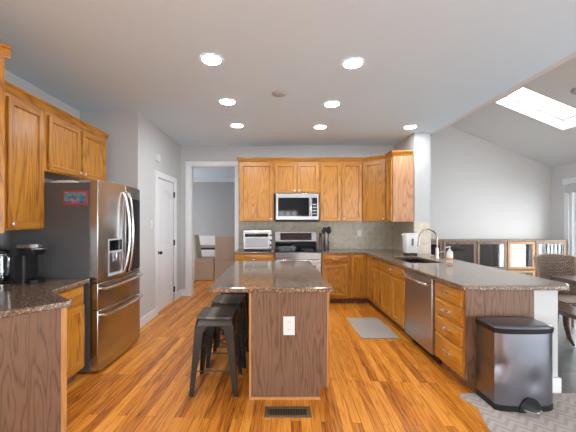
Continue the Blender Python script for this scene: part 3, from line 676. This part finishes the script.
# dark glass of the right door: thin shell following the door's bow
def shell(y0, y1, z0, z1, t0, t1, name, mat, par):
    n = 10; ys = [y0+(y1-y0)*i/n for i in range(n+1)]; b = MB()
    poly = [(fx(y)+t0, y) for y in ys]+[(fx(y)+t1, y) for y in ys[::-1]]
    b.prism(poly, z0, z1); return b.build(name, mat, par, smooth=30)
shell(mid+.025, FW-.02, .885, 1.70, .0005, .004, 'door_glass', M['black_gloss'], rd)
md = cpanel(0, FW, .607, .855, 'drawer', M['steel'], fr)
bd = cpanel(0, FW, .025, .600, 'drawer', M['steel'], fr)
def bow(par, z, y0=.05, y1=FW-.05):
    b = MB(); n = 14; pts = [(fx(y0)-.002, y0, z)]+[(fx(y0+(y1-y0)*i/n)+.045, y0+(y1-y0)*i/n, z) for i in range(n+1)]+[(fx(y1)-.002, y1, z)]
    b.tube(pts, .012, 10); b.build('handle', M['chrome'], par)
bow(md, .80); bow(bd, .545)
for par, y, s_ in ((ld, mid-.045, -1), (rd, mid+.045, 1)):
    b = MB(); n = 12; pts = []
    for i in range(n+1):
        u = i/n; z = .90+.86*u; pts.append((fx(y)+.006+.06*math.sin(PI*u)**.6, y+s_*(-.02)*math.sin(PI*u)+s_*.012, z))
    b.tube(pts, [.013]*(n+1), 12); b.build('handle', M['chrome'], par)
# dispenser on the left door
b = MB(); shell(.14, .385, .90, 1.27, .0005, .004, 'dispenser', M['grey_plastic'], ld)
shell(.155, .37, .93, 1.13, .0045, .0055, 'dispenser_recess', M['steel_z'], ld)
shell(.155, .37, 1.15, 1.255, .0045, .0055, 'dispenser_display', M['black_gloss'], ld)
b = MB(); b.box(fx(.24)+.007, fx(.24)+.028, .235, .29, 1.04, 1.13); b.build('dispenser_paddle', M['chrome'], ld, bevel=.004)
# magnet picture on fridge side (faces -Y)
mg = thing('fridge_magnet', 'small colourful rectangular picture magnet on the refrigerator side', 'magnet', (-1.885, FY0, 1.668))
b = MB(); b.box(-.115, .115, -.008, -.0005, -.07, .07); b.build('frame', M['red'], mg, bevel=.002)
b = MB(); b.box(-.098, .098, -.0105, -.0085, -.053, .053); b.build('picture', M['picture'], mg)
b = MB(); b.box(-2.17, -1.93, 3.0, 3.25, 1.8165, 1.832); b.box(-2.13, -1.97, 3.02, 3.24, 1.8325, 1.846)
tag(b.build('paper_stack', M['paper'], origin=(-2.05, 3.12, 1.8165), bevel=.002), 'loose white papers lying on top of the refrigerator', 'papers')

# range
rg = thing('range', 'stainless electric range with black glass cooktop between the worktops', 'stove', (.0, 5.36, 0))
b = MB(); b.box(.006, .794, .02, .625, .08, .905); b.build('body', M['dark_grey'], rg)
b = MB(); b.box(.03, .77, .06, .60, 0, .08); b.build('plinth', M['black'], rg)
b = MB(); b.box(.0, .80, -.02, .56, .906, .922); b.build('cooktop', M['black_gloss'], rg, bevel=.004)
for x, y, r in ((.2, .14, .10), (.6, .14, .08), (.2, .4, .075), (.6, .4, .10)):
    b = MB(); prof = [(r-.003, .9222), (r-.003, .9228), (r, .9228), (r, .9222)]
    b.loft([[Vector((x+q*math.cos(2*PI*k/32), y+q*math.sin(2*PI*k/32), z)) for k in range(32)] for q, z in prof], cap=False); b.build('burner_ring', M['grey_plastic'], rg)
b = MB(); b.box(.004, .796, -.03, .019, .79, .903); b.build('control_strip', M['steel_x'], rg, bevel=.004)
d_ = MB().box(.006, .794, -.03, .019, .29, .785).build('oven_door', M['steel_x'], rg, bevel=.006)
MB().box(.10, .70, -.034, -.0305, .38, .68).build('oven_window', M['black_gloss'], d_)
b = MB(); b.tube([(.05, -.03, .745), (.05, -.075, .75), (.06, -.08, .75), (.74, -.08, .75), (.75, -.075, .75), (.75, -.03, .745)], .014, 12); b.build('handle', M['chrome'], d_)
d_ = MB().box(.006, .794, -.03, .019, .09, .284).build('warming_drawer', M['steel_x'], rg, bevel=.006)
b = MB(); b.box(.006, .794, .565, .625, .906, 1.06); b.build('backguard_base', M['black_gloss'], rg, bevel=.003)
b = MB(); b.extr([(0, .555, 1.06), (0, .625, 1.06), (0, .625, 1.245), (0, .59, 1.245)], (.80, 0, 0)); bgd = b.build('backguard', M['steel_x'], rg, bevel=.004)
b = MB(); b.extr([(.10, .5545, 1.085), (.10, .5575, 1.085), (.10, .5855, 1.22), (.10, .5825, 1.22)], (.60, 0, 0)); b.build('control_display', plain('control_glass', (.035, .012, .012), .15), bgd)
# microwave
mw = thing('microwave', 'stainless over the range microwave with dark glass door', 'microwave', (.012, 5.60, 1.45))
b = MB(); b.box(0, .776, .012, .385, .02, .495); b.build('body', M['dark_grey'], mw)
b = MB(); b.box(.0, .776, .0, .36, -.012, .018); b.build('vent_grille', M['black'], mw, bevel=.004)
d_ = MB().box(0, .776, -.022, .011, .02, .495).build('door', M['steel_x'], mw, bevel=.006)
MB().box(.045, .60, -.026, -.0225, .085, .42).build('door_window', M['black_gloss'], d_)
MB().box(.655, .745, -.026, -.0225, .085, .42).build('control_panel', M['black_gloss'], d_)
MB().tube([(.628, -.022, .10), (.628, -.055, .115), (.628, -.06, .14), (.628, -.06, .37), (.628, -.055, .395), (.628, -.022, .41)], .011, 12).build('handle', M['chrome'], d_)
for i in range(4): MB().box(.665, .735, -.0275, -.0262, .12+.055*i, .145+.055*i).build('button', M['grey_plastic'], d_)
# dishwasher faces -X
dw = thing('dishwasher', 'stainless dishwasher with bar handle between sink cabinet and drawers', 'dishwasher', (XB, 3.778, 0), -PI/2)
b = MB(); b.box(.004, .652, .0, .56, .10, .872); b.build('body', M['dark_grey'], dw)
MB().box(.02, .636, .05, .5, 0, .10).build('toe_kick', M['black'], dw)
d_ = MB().box(.006, .650, -.028, -.001, .10, .866).build('door', M['steel_dw'], dw, bevel=.005)
MB().tube([(.03, -.028, .80), (.03, -.07, .80), (.045, -.078, .80), (.61, -.078, .80), (.625, -.07, .80), (.625, -.028, .80)], .014, 12).build('handle', M['chrome'], d_)
# toaster oven
to = thing('toaster_oven', 'silver toaster oven with glass door left of the range', 'toaster oven', (-.575, 5.56, .9145))
MB().box(0, .52, .01, .36, .02, .375).build('body', M['steel_x'], to, bevel=.012)
for x in (.04, .48):
    for y in (.05, .33): MB().cyl((x, y, 0), (x, y, .02), .015).build('foot', M['black'], to)
d_ = MB().box(.012, .475, -.006, .009, .035, .33).build('door', M['steel_x'], to, bevel=.003)
MB().box(.035, .455, -.009, -.0065, .25, .305).build('door_window', M['black_gloss'], d_)
MB().box(.035, .455, -.009, -.0065, .06, .235).build('door_panel', M['grey_plastic'], d_)
MB().tube([(.04, -.006, .315), (.04, -.04, .318), (.45, -.04, .318), (.45, -.006, .315)], .009).build('handle', M['chrome'], d_)
for z in (.10, .19, .28): MB().cyl((.497, .009, z), (.497, -.015, z), .016).build('knob', M['black'], to)
# utensil crock and utensils
uc = MB().lathe([(.048, 0), (.05, .004), (.05, .17), (.045, .17), (.045, .01)], seg=28)
tag(uc.build('utensil_crock', M['steel_z'], origin=None), 'steel utensil crock right of the range', 'crock').location = (.945, 5.72, .9145)
for i, (dx, dy, lx, kind) in enumerate(((-.016, .0, -.028, 'spoon'), (.014, .0, .03, 'ladle'), (-.004, .026, -.02, 'turner'), (.012, -.022, .03, 'spoon'))):
    L_ = .30+.015*i; b = MB(); b.tube([(0, 0, 0), (lx*.5, 0, L_*.5), (lx, 0, L_)], .006, 8)
    nm = {'spoon': 'serving_spoon', 'ladle': 'soup_ladle', 'turner': 'slotted_turner'}[kind]
    o = tag(b.build(nm, M['black']), ['black serving spoon leaning left in the steel crock', 'black round ladle leaning right in the steel crock', 'black turner standing upright in the steel crock', 'black spoon leaning farthest right in the steel crock'][i], 'utensil', 'utensils in the steel crock')
    o.location = (.945+dx, 5.72+dy, .93)
    h = MB()
    if kind == 'turner': h.box(lx-.03, lx+.03, -.004, .004, L_, L_+.075)
    else:
        rr = .050 if kind == 'ladle' else .038
        h.loft([[Vector((lx+q*math.cos(2*PI*k/16), dy2, L_+.03+q*1.25*math.sin(2*PI*k/16))) for k in range(16)] for q, dy2 in ((rr*.5, .012), (rr, 0), (rr*.95, -.004), (rr*.4, .006))])
    h.build('head', M['black'], o, bevel=.001)
kb = thing('knife_block', 'dark leaning knife block close to the right side of the range', 'knife block', (.855, 5.80, .9145))
b = MB(); b.extr([(-.03, -.05, 0), (-.03, .06, 0), (-.03, .09, .20), (-.03, .0, .24)], (.06, 0, 0)); b.build('block', M['dark_wood'], kb, bevel=.003)
for i in range(4):
    x = -.018+.012*i; MB().tube([(x, .03+.015*(i % 2), .222), (x, .012+.015*(i % 2), .31)], .006, 8).build('knife_handle', M['black'], kb)

# sink
sk_ = thing('sink', 'black undermount kitchen sink in the peninsula worktop', 'sink', (SX[0], SY[0], .66))
b = MB(); w1, h1 = SX[1]-SX[0], SY[1]-SY[0]
b.grid([-.015, 0, w1, w1+.015], [-.015, 0, h1, h1+.015], lambda u, v: not (0 < u < w1 and 0 < v < h1), lambda u, v, q: (u, v, .0+q), .214)
b.box(-.015, w1+.015, -.015, h1+.015, -.015, -.0002); b.build('basin', M['sink'], sk_, smooth=0)
MB().lathe([(.045, .0), (.045, .004), (.03, .005), (.0, .002)], (w1/2, h1/2, .0002)).build('drain', M['nickel'], sk_)
# faucet
fa = thing('faucet', 'tall gooseneck kitchen faucet behind the black sink', 'faucet', (2.335, 4.47, .9145))
MB().lathe([(.03, 0), (.03, .006), (.022, .02), (.02, .14), (.017, .15)]).build('base', M['nickel'], fa)
pts = [(0, 0, .14), (0, 0, .27)]+[(-.125+.125*math.cos(a), 0, .29+.125*math.sin(a)) for a in [PI*i/12 for i in range(13)]]+[(-.255, 0, .24)]
MB().tube(pts, .0125, 12).build('neck', M['bronze'], fa)
MB().cyl((-.254, 0, .25), (-.265, 0, .165), .016, .02, 14).build('spray_head', M['bronze'], fa)
MB().tube([(.015, -.005, .08), (.05, -.02, .09), (.085, -.035, .10)], [.010, .008, .007]).build('lever', M['nickel'], fa)
# soap bottle
so = thing('soap_bottle', 'small clear soap dispenser bottle on the peninsula worktop', 'bottle', (2.27, 4.03, .9145))
MB().lathe([(.034, 0), (.038, .01), (.038, .12), (.030, .142), (.015, .155)]).build('bottle', M['white_plastic'], so)
MB().lathe([(.0385, .03), (.0392, .031), (.0392, .06), (.0385, .061)]).build('label_band', M['orange_soap'], so)
b = MB(); b.cyl((0, 0, .155), (0, 0, .17), .016); b.cyl((0, 0, .17), (0, 0, .195), .006); b.tube([(.012, 0, .198), (-.015, 0, .2), (-.05, 0, .19)], .008); b.build('pump', M['white_plastic'], so)
# water pitcher / kettle
wp = thing('water_jug', 'white tall countertop jug with dark slot and black base', 'jug', (2.165, 4.96, .9145))
def rr(wd, dp, r, z, n=5):
    out = []
    for cx, cy, a0 in ((wd-r, dp-r, 0), (-wd+r, dp-r, PI/2), (-wd+r, -dp+r, PI), (wd-r, -dp+r, 1.5*PI)):
        for i in range(n+1): a = a0+PI/2*i/n; out.append(Vector((cx+r*math.cos(a), cy+r*math.sin(a), z)))
    return out
MB().loft([rr(.092, .075, .03, 0), rr(.092, .075, .03, .03)]).build('base', M['black'], wp)
MB().loft([rr(.09, .073, .03, .031), rr(.097, .08, .035, .15), rr(.102, .085, .035, .325), rr(.095, .078, .03, .34)]).build('body', M['white_plastic'], wp)
MB().box(-.016, .016, -.094, -.078, .15, .26).build('slot', M['dark_wood'], wp, bevel=.004)
MB().tube([(-.095, 0, .315), (-.125, 0, .32), (-.135, 0, .31)], .012).build('spout', M['white_plastic'], wp)

# coffee machines on the left worktop
km = thing('pod_coffee_machine', 'black pod coffee machine with silver lid beside the refrigerator', 'coffee machine', (-2.225, 2.72, .9145), 0)
b = MB(); b.loft([rr(.0, .0, .0, 0)]*1) if False else None
def rr_at(x0, x1, y0, y1, r, z): return [p+Vector(((x0+x1)/2, (y0+y1)/2, 0)) for p in rr((x1-x0)/2, (y1-y0)/2, r, z)]
MB().loft([rr_at(.0, .09, -.085, .085, .02, .0), rr_at(.0, .09, -.085, .085, .02, .24)]).build('body', M['black'], km)
MB().loft([rr_at(.091, .175, -.08, .08, .05, .0), rr_at(.091, .175, -.08, .08, .05, .03)]).build('drip_tray', M['black'], km)
MB().loft([rr_at(.0, .165, -.09, .09, .06, .2405), rr_at(.0, .175, -.095, .095, .06, .27), rr_at(.0, .18, -.095, .095, .06, .305)]).build('brew_head', M['black'], km)
MB().loft([rr_at(.0, .18, -.095, .095, .06, .3055), rr_at(.005, .175, -.09, .09, .06, .335)]).build('lid', M['steel_x'], km)
MB().tube([(.15, -.08, .295), (.195, -.04, .293), (.202, 0, .293), (.195, .04, .293), (.15, .08, .295)], .006).build('handle', M['chrome'], km)
cm = thing('coffee_jug', 'glass coffee jug with steel handle at the left picture edge', 'jug', (-2.40, 2.70, .9145))
MB().lathe([(.066, .0), (.076, .01), (.080, .10), (.072, .19), (.066, .24), (.068, .25)]).build('vessel', M['jug_glass'], cm)
MB().lathe([(.06, .006), (.073, .012), (.076, .07), (.0, .0705)]).build('coffee', M['black'], cm)
MB().lathe([(.07, .2505), (.07, .275), (.05, .283), (.0, .285)]).build('lid', M['black'], cm)
MB().tube([(.066, -.01, .235), (.10, -.03, .24), (.118, -.04, .22), (.116, -.04, .10), (.10, -.035, .07), (.076, -.02, .07)], .009).build('handle', M['chrome'], cm)

# ================================================================== STOOLS
def make_stool(loc, label):
    t = thing('bar_stool', label, 'stool', loc, 0, 'metal stools tucked along the island')
    H = .625; hs = .152; ft = .20
    MB().loft([rr(hs, hs, .03, H), rr(hs+.004, hs+.004, .03, H+.008), rr(hs, hs, .03, H+.018)]).build('seat', M['seat_wood'], t)
    b = MB(); b.loft([rr(hs-.004, hs-.004, .03, H-.001), rr(hs+.006, hs+.006, .03, H-.02), rr(hs+.01, hs+.01, .03, H-.055)], cap=True); b.build('apron', M['gunmetal'], t)
    for sx_ in (-1, 1):
        for sy_ in (-1, 1):
            # folded sheet leg: L-section tapering from wide at the apron to narrow at the foot
            rings = []
            for z, wd in ((H-.05, .11), (H-.11, .075), (.30, .056), (0.02, .036), (0, .036)):
                k = (H-z)/H; c = hs+.006+(ft-hs-.006)*k
                th = .007 if z > .02 else .012
                x, y = sx_*c, sy_*c
                P = [(x, y), (x-sx_*wd, y), (x-sx_*wd, y-sy_*th), (x-sx_*th, y-sy_*th), (x-sx_*th, y-sy_*wd), (x, y-sy_*wd)]
                rings.append([Vector((a, c_, z)) for a, c_ in P])
            MB().loft(rings).build('leg', M['gunmetal'], t, bevel=.002)
    k = (H-.20)/H; c = hs+.006+(ft-hs-.006)*k-.012
    for p, q in (((-c, -c), (c, -c)), ((-c, c), (c, c)), ((-c, -c), (-c, c)), ((c, -c), (c, c))):
        MB().tube([(*p, .20), (*q, .20)], .006, 8).build('footrest', M['gunmetal'], t)
    z2 = .38; k = (H-z2)/H; c = hs+.006+(ft-hs-.006)*k-.014
    MB().tube([(-c, -c, z2), (c, c, z2)], .004, 8).build('cross_brace', M['gunmetal'], t); MB().tube([(-c, c, z2+.009), (c, -c, z2+.009)], .004, 8).build('cross_brace', M['gunmetal'], t)
    return t
s0 = make_stool((-.51, 2.755, 0), 'dark metal backless stool nearest the camera beside the island')
dup(s0, (-.485, 3.25, 0), 0, 'dark metal stool between the other two along the island')
dup(s0, (-.478, 3.745, 0), 0, 'dark metal stool farthest back, mostly hidden under the island top')

# ================================================================== TRASH CAN, MATS, VENT
CX, CY = 1.897, 2.462
tcn = thing('trash_can', 'dented stainless steel pedal trash can at the end of the peninsula', 'trash can', (CX, CY, .012))
def can(hw, hd, bulge, z, n=16, dent=0):
    pts = [Vector((-hw, hd, z))]
    for i in range(n+1):
        u = -1+2*i/n; y = -hd-bulge*(1-u*u)+.02*abs(u)**8
        pts.append(Vector((hw*u, y, z)))
    pts.append(Vector((hw, hd, z))); return pts
MB().loft([can(.226, .118, .016, 0), can(.226, .118, .016, .045)]).build('base', M['black'], tcn, bevel=.004)
rings = [can(.222, .115, .015, z) for z in [.0455+(.585-.0455)*i/26 for i in range(27)]]
for r_ in rings:
    for v in r_:
        d1_ = math.exp(-(((v.x+.20)/.035)**2+((v.z-.34)/.05)**2)); d2_ = math.exp(-(((v.x-.06)/.05)**2+((v.z-.22)/.07)**2)); d3 = math.exp(-(((v.x+.19)/.03)**2+((v.z-.20)/.04)**2))
        if v.y < 0: v.y += .016*d1_+.012*d2_-.006*d3
        if v.x < -.17: v.x += .014*d1_
MB().loft(rings).build('body', M['steel_z'], tcn, smooth=50)
MB().loft([can(.226, .119, .018, .586), can(.230, .122, .020, .625)]).build('lid_rim', M['black'], tcn, bevel=.003)
MB().loft([can(.228, .120, .019, .6255), can(.224, .116, .016, .637), can(.20, .10, .008, .644)]).build('lid', M['steel_z'], tcn, bevel=.001, smooth=50)
yb = -.118-.016
b = MB(); arc = [(.02+.085*math.cos(a), yb+.006, .0+.112*math.sin(a)) for a in [PI*i/16 for i in range(17)]]
b.extr(arc, (0, -.014, 0)); b.build('pedal_housing', M['black'], tcn, bevel=.002)
b = MB(); b.prism([(.02+.065*math.cos(a), yb-.012-.05*math.sin(a)) for a in [PI*i/12 for i in range(13)]], .024, .034); b.build('pedal', M['chrome'], tcn, bevel=.002)

b = MB()
le = [(1.52, 2.57), (1.535, 2.50), (1.56, 2.43), (1.56, 2.37), (1.53, 2.30), (1.50, 2.2), (1.44, 2.0), (1.40, 1.7)]
b.prism([(3.3, 1.7), (3.3, 2.593), (1.56, 2.593)]+le, .0, .0115)
o = tag(b.build('rug', M['rug'], bevel=.003, origin=(2.4, 2.1, 0)), 'beige chevron patterned rug under the trash can', 'rug')
b = MB(); b.prism([(x+1.30, y+4.21) for x, y in [(p.x, p.y) for p in rr(.235, .40, .03, 0)]], 0, .014)
tag(b.build('floor_mat', M['mat'], origin=(1.30, 4.21, 0), bevel=.005), 'plain grey anti fatigue mat on the floor before the sink', 'mat')
v = thing('floor_vent', 'bronze metal floor register in the hardwood before the island', 'vent', (.095, 2.35, 0))
b = MB(); b.grid([-.175, -.145, .145, .175], [-.067, -.04, .04, .067], lambda u, w_: not (abs(u) < .145 and abs(w_) < .04), lambda u, w_, q: (u, w_, q+.0005), .006); b.build('frame', M['vent'], v, bevel=.002)
b = MB(); b.box(-.145, .145, -.04, .04, .0003, .001); b.build('duct_opening', M['black'], v)
b = MB()
for i in range(23): x = -.138+i*.0125; b.box(x-.002, x+.002, -.04, .04, .0012, .005)
b.build('louvre', M['vent'], v)['kind'] = 'stuff'

# ================================================================== OUTLETS, SWITCHES, CEILING FIXTURES
def outlet(name, label, cat, loc, rot, sw=False, k=1.0):
    t = thing(name, label, cat, loc, rot); b = MB(); b.box(-.036*k, .036*k, -.006, -.0005, -.058*k, .058*k); b.build('plate', M['white_plastic'], t, bevel=.002)
    if sw: MB().box(-.012, .012, -.012, -.0065, -.025, .025).build('toggle', M['white_plastic'], t, bevel=.002)
    else:
        for z in (-.024*k, .024*k):
            f = MB(); f.cyl((0, -.0062, z), (0, -.009, z), .016*k, seg=20); f = f.build('socket', M['white_plastic'], t)
            for x in (-.006*k, .006*k): MB().box(x-.0014, x+.0014, -.0098, -.0091, z-.003, z+.007).build('slot', M['black'], f)
    return t
outlet('power_outlet', 'white double power outlet on the island end panel', 'outlet', (.114, 2.5185, .60), 0, k=1.3)
outlet('power_outlet', 'pale power outlet on the tiled backsplash right of the range', 'outlet', (1.63, YB-.0125, 1.215), 0)
outlet('light_switch', 'white light switch beside the pantry door', 'switch', (XP+.0005, 4.58, 1.40), PI/2, True)
dc = thing('door_chime', 'small white chime box on the wall over the pantry door', 'door chime', (XP, 4.78, 2.42), PI/2)
MB().box(-.05, .05, -.045, -.001, -.055, .055).build('box', M['white_plastic'], dc, bevel=.004); MB().box(-.08, -.05, -.03, -.001, -.05, .05).build('bracket', M['white_plastic'], dc, bevel=.003)
LP = [(-.574, 2.80, 'recessed ceiling light nearest the camera above the left aisle'), (.72, 2.865, 'recessed ceiling light nearest the camera above the sink side'),
      (-.58, 3.79, 'middle recessed ceiling light of the left row'), (.711, 3.87, 'middle recessed ceiling light of the right row above the island'),
      (-.58, 4.74, 'rear recessed ceiling light before the doorway'), (.70, 4.81, 'rear recessed ceiling light before the microwave cabinet'),
      (2.10, 4.81, 'recessed ceiling light by the end wall over the sink peninsula')]
for x, y, lb in LP:
    t = thing('recessed_light', lb, 'ceiling light', (x, y, HC), 0, 'recessed ceiling lights of the kitchen')
    r_ = .105; b = MB()
    b.loft([[Vector((q*math.cos(2*PI*k/32), q*math.sin(2*PI*k/32), z)) for k in range(32)] for q, z in ((r_, -.0005), (r_, -.004), (r_-.02, -.009), (r_-.024, -.004))], cap=False); b.build('trim_ring', M['white'], t)
    MB().cyl((0, 0, -.0045), (0, 0, -.0015), .08, seg=32).build('lens', M['lens'], t)
sm = thing('smoke_detector', 'round flat grey ceiling disc between the recessed lights', 'smoke detector', (.046, 3.56, HC))
MB().lathe([(.0, -.014), (.055, -.014), (.075, -.008), (.08, -.0005)], seg=32).build('cover', M['ceil_disc'], sm)
sm2 = thing('smoke_detector', 'small grey round detector on the sloped ceiling beyond the skylight', 'smoke detector', (3.96, 4.06, ZV(3.96)))
sm2.rotation_euler = (0, math.atan(.4075), 0)
MB().lathe([(.0, -.035), (.05, -.035), (.065, -.02), (.068, -.001)], seg=32).build('cover', M['grey_plastic'], sm2)

# ================================================================== DINING ROOM beyond the doorway
def parsons(loc, rot, label, mat):
    t = thing('dining_chair', label, 'chair', loc, rot, 'skirted dining chairs beyond the doorway')   # faces +Y, back at -Y
    b = MB(); b.loft([rr(.25, .25, .02, .01), rr(.24, .245, .03, .44)]); b.build('skirt', M['linen'], t, smooth=40)
    b = MB(); b.loft([rr(.245, .25, .05, .4405), rr(.245, .25, .05, .50), rr(.22, .225, .05, .525)]); b.build('seat', M['linen'], t, smooth=50)
    def br(z, y, d): return [p+Vector((0, y, 0)) for p in rr(.24, d, .03, z)]
    b = MB(); b.loft([br(.526, -.20, .045), br(.8, -.225, .04), br(1.07, -.265, .035), br(1.10, -.27, .02)]); b.build('backrest', mat, t, smooth=50)
    return t
parsons((-1.185, 7.60, 0), 0, 'beige upholstered dining chair seen from behind in the doorway', M['linen'])
parsons((-1.745, 7.84, 0), -PI/2, 'beige skirted dining chair seen side on in the doorway', M['cream'])
dt = thing('dining_table', 'dark wood dining table beyond the doorway', 'table', (-1.9, 8.6, 0))
MB().box(-.85, .95, -.50, .50, .70, .75).build('table_top', M['dark_wood'], dt, bevel=.006)
for x in (-.6, .7):
    b = MB(); b.box(x-.05, x+.05, -.38, .38, 0, .07); b.box(x-.05, x+.05, -.38, .38, .62, .699)
    b.extr([(x-.03, -.32, .07), (x-.03, -.22, .07), (x-.03, .32, .62), (x-.03, .22, .62)], (.06, 0, 0)); b.extr([(x-.029, .32, .07), (x-.029, .22, .07), (x-.029, -.32, .62), (x-.029, -.22, .62)], (.058, 0, 0))
    b.build('leg', M['blackmetal'], dt)

# ================================================================== GREAT ROOM
names = ['brown glazed cabinet behind the faucet at the left end of the far row', 'dark paned glazed cabinet directly behind the soap bottle', 'brown framed glazed cabinet left of the light wood framed one', 'light wood framed glazed cabinet just left of the rattan chair back', 'brown glazed cabinet rising behind the rattan chair back beside the patio door']
xb = [2.62, 3.13, 3.765, 4.335, 4.86, 5.44]
for i in range(5):
    x0, x1 = xb[i]+.004, xb[i+1]-.004; W = x1-x0
    t = thing('display_cabinet', names[i], 'cabinet', (x0, 5.80, 0), 0, 'row of low glazed cabinets on the far wall')
    b = MB(); b.box(0, .02, 0, .37, .0, 1.06); b.box(W-.02, W, 0, .37, 0, 1.06); b.box(.02, W-.02, .355, .37, 0, 1.06); b.box(.02, W-.02, 0, .355, .05, .07); b.box(.02, W-.02, 0.01, .355, .53, .55)
    b.box(.02, W-.02, 0.02, .04, .0, .05); b.build('body', M['cab_wood'], t)
    MB().box(-.002, W+.002, -.02, .37, 1.061, 1.09).build('top_board', M['cab_wood'], t, bevel=.003)
    for z0, z1 in ((.555, 1.055), (.075, .525)):
        f = MB(); f.grid([.004, .055, W-.055, W-.004], [z0, z0+.04, z1-.04, z1], lambda u, v_: not (.055 < u < W-.055 and z0+.04 < v_ < z1-.04), lambda u, v_, q: (u, -.002-q, v_), .02)
        mt = M['oak_trim'] if i == 3 else M['cab_wood']
        d_ = f.build('door', mt, t, bevel=.002)
        MB().box(.056, W-.056, -.014, -.010, z0+.041, z1-.041).build('glass_pane', M['cab_glass'], d_)
# rattan chair (faces -Y)
rc = thing('rattan_chair', 'woven rattan dining chair with curved back behind the dark table', 'chair', (3.83, 4.02, 0))
def backpt(u, v):   # u -1..1, v 0..1
    z = .42+.55*v-.02*u*u*v; wd = .235+.04*v; y = .22+.10*v-.10*u*u
    return Vector((wd*u, y, z))
n = 12; b = MB(); V = []; F = []
for k in (0, 1):
    for j in range(n+1):
        for i in range(n+1):
            p = backpt(-1+2*i/n, j/n); V.append((p.x, p.y+(.014 if k else 0), p.z))
N = (n+1)*(n+1)
for j in range(n):
    for i in range(n):
        a = j*(n+1)+i; F.append([a, a+1, a+n+2, a+n+1]); F.append([N+a, N+a+n+1, N+a+n+2, N+a+1])
for i in range(n):
    F.append([i, N+i, N+i+1, i+1]); a = n*(n+1)+i; F.append([a, a+1, N+a+1, N+a])
    a = i*(n+1); F.append([a, a+n+1, N+a+n+1, N+a]); a += n; F.append([a, N+a, N+a+n+1, a+n+1])
b.add(V, F); bk = b.build('backrest', M['rattan'], rc)
pts = [backpt(-1, v/6) for v in range(7)]+[backpt(-1+2*i/12, 1)+Vector((0, 0, .008)) for i in range(1, 12)]+[backpt(1, 1-v/6) for v in range(7)]
MB().tube([p+Vector((0, .007, 0)) for p in pts], .017, 10).build('back_frame', M['rattan_frame'], rc)
MB().loft([rr(.25, .23, .06, .40), rr(.26, .24, .06, .42), rr(.25, .23, .06, .45)]).build('seat', M['rattan'], rc)
for x in (-.22, .22):
    for y in (-.20, .20): MB().tube([(x, y, .40), (x*1.08, y*1.08, 0)], [.019, .014]).build('leg', M['rattan_frame'], rc)
# table
tb = thing('breakfast_table', 'dark wood table at the right picture edge before the patio door', 'table', (3.47, 3.92, 0))
MB().box(0, 1.25, -1.7, 0, .705, .76).build('table_top', M['dark_wood'], tb, bevel=.006)
for y in (-.45, -1.35):
    b = MB(); nn = 12
    for s_ in (-1, 1):
        pts = [(.62+s_*(.10+.36*(1-math.cos(PI/2*i/nn))), y, .70*(i/nn) if False else .06+.62*math.sin(PI/2*i/nn)) for i in range(nn+1)]
        b.tube(pts, .035, 10)
    b.box(.25, .99, y-.05, y+.05, 0, .06); b.build('trestle', M['cab_wood'], tb, bevel=.003)
MB().box(.5, .74, -1.299, -.501, .03, .09).build('stretcher', M['dark_wood'], tb)
bn = thing('bench', 'dark wood bench with curved legs alongside the table', 'bench', (3.30, 3.80, 0))
MB().box(-.17, .17, -1.1, 0, .42, .465).build('seat', M['dark_wood'], bn, bevel=.005)
for y in (-.22, -.95):
    b = MB()
    for s_ in (-1, 1): b.tube([(s_*.05, y, .419), (s_*.06, y, .25), (s_*.10, y, .10), (s_*.15, y, .016)], [.028, .024, .022, .015])
    b.build('leg', M['dark_wood'], bn)
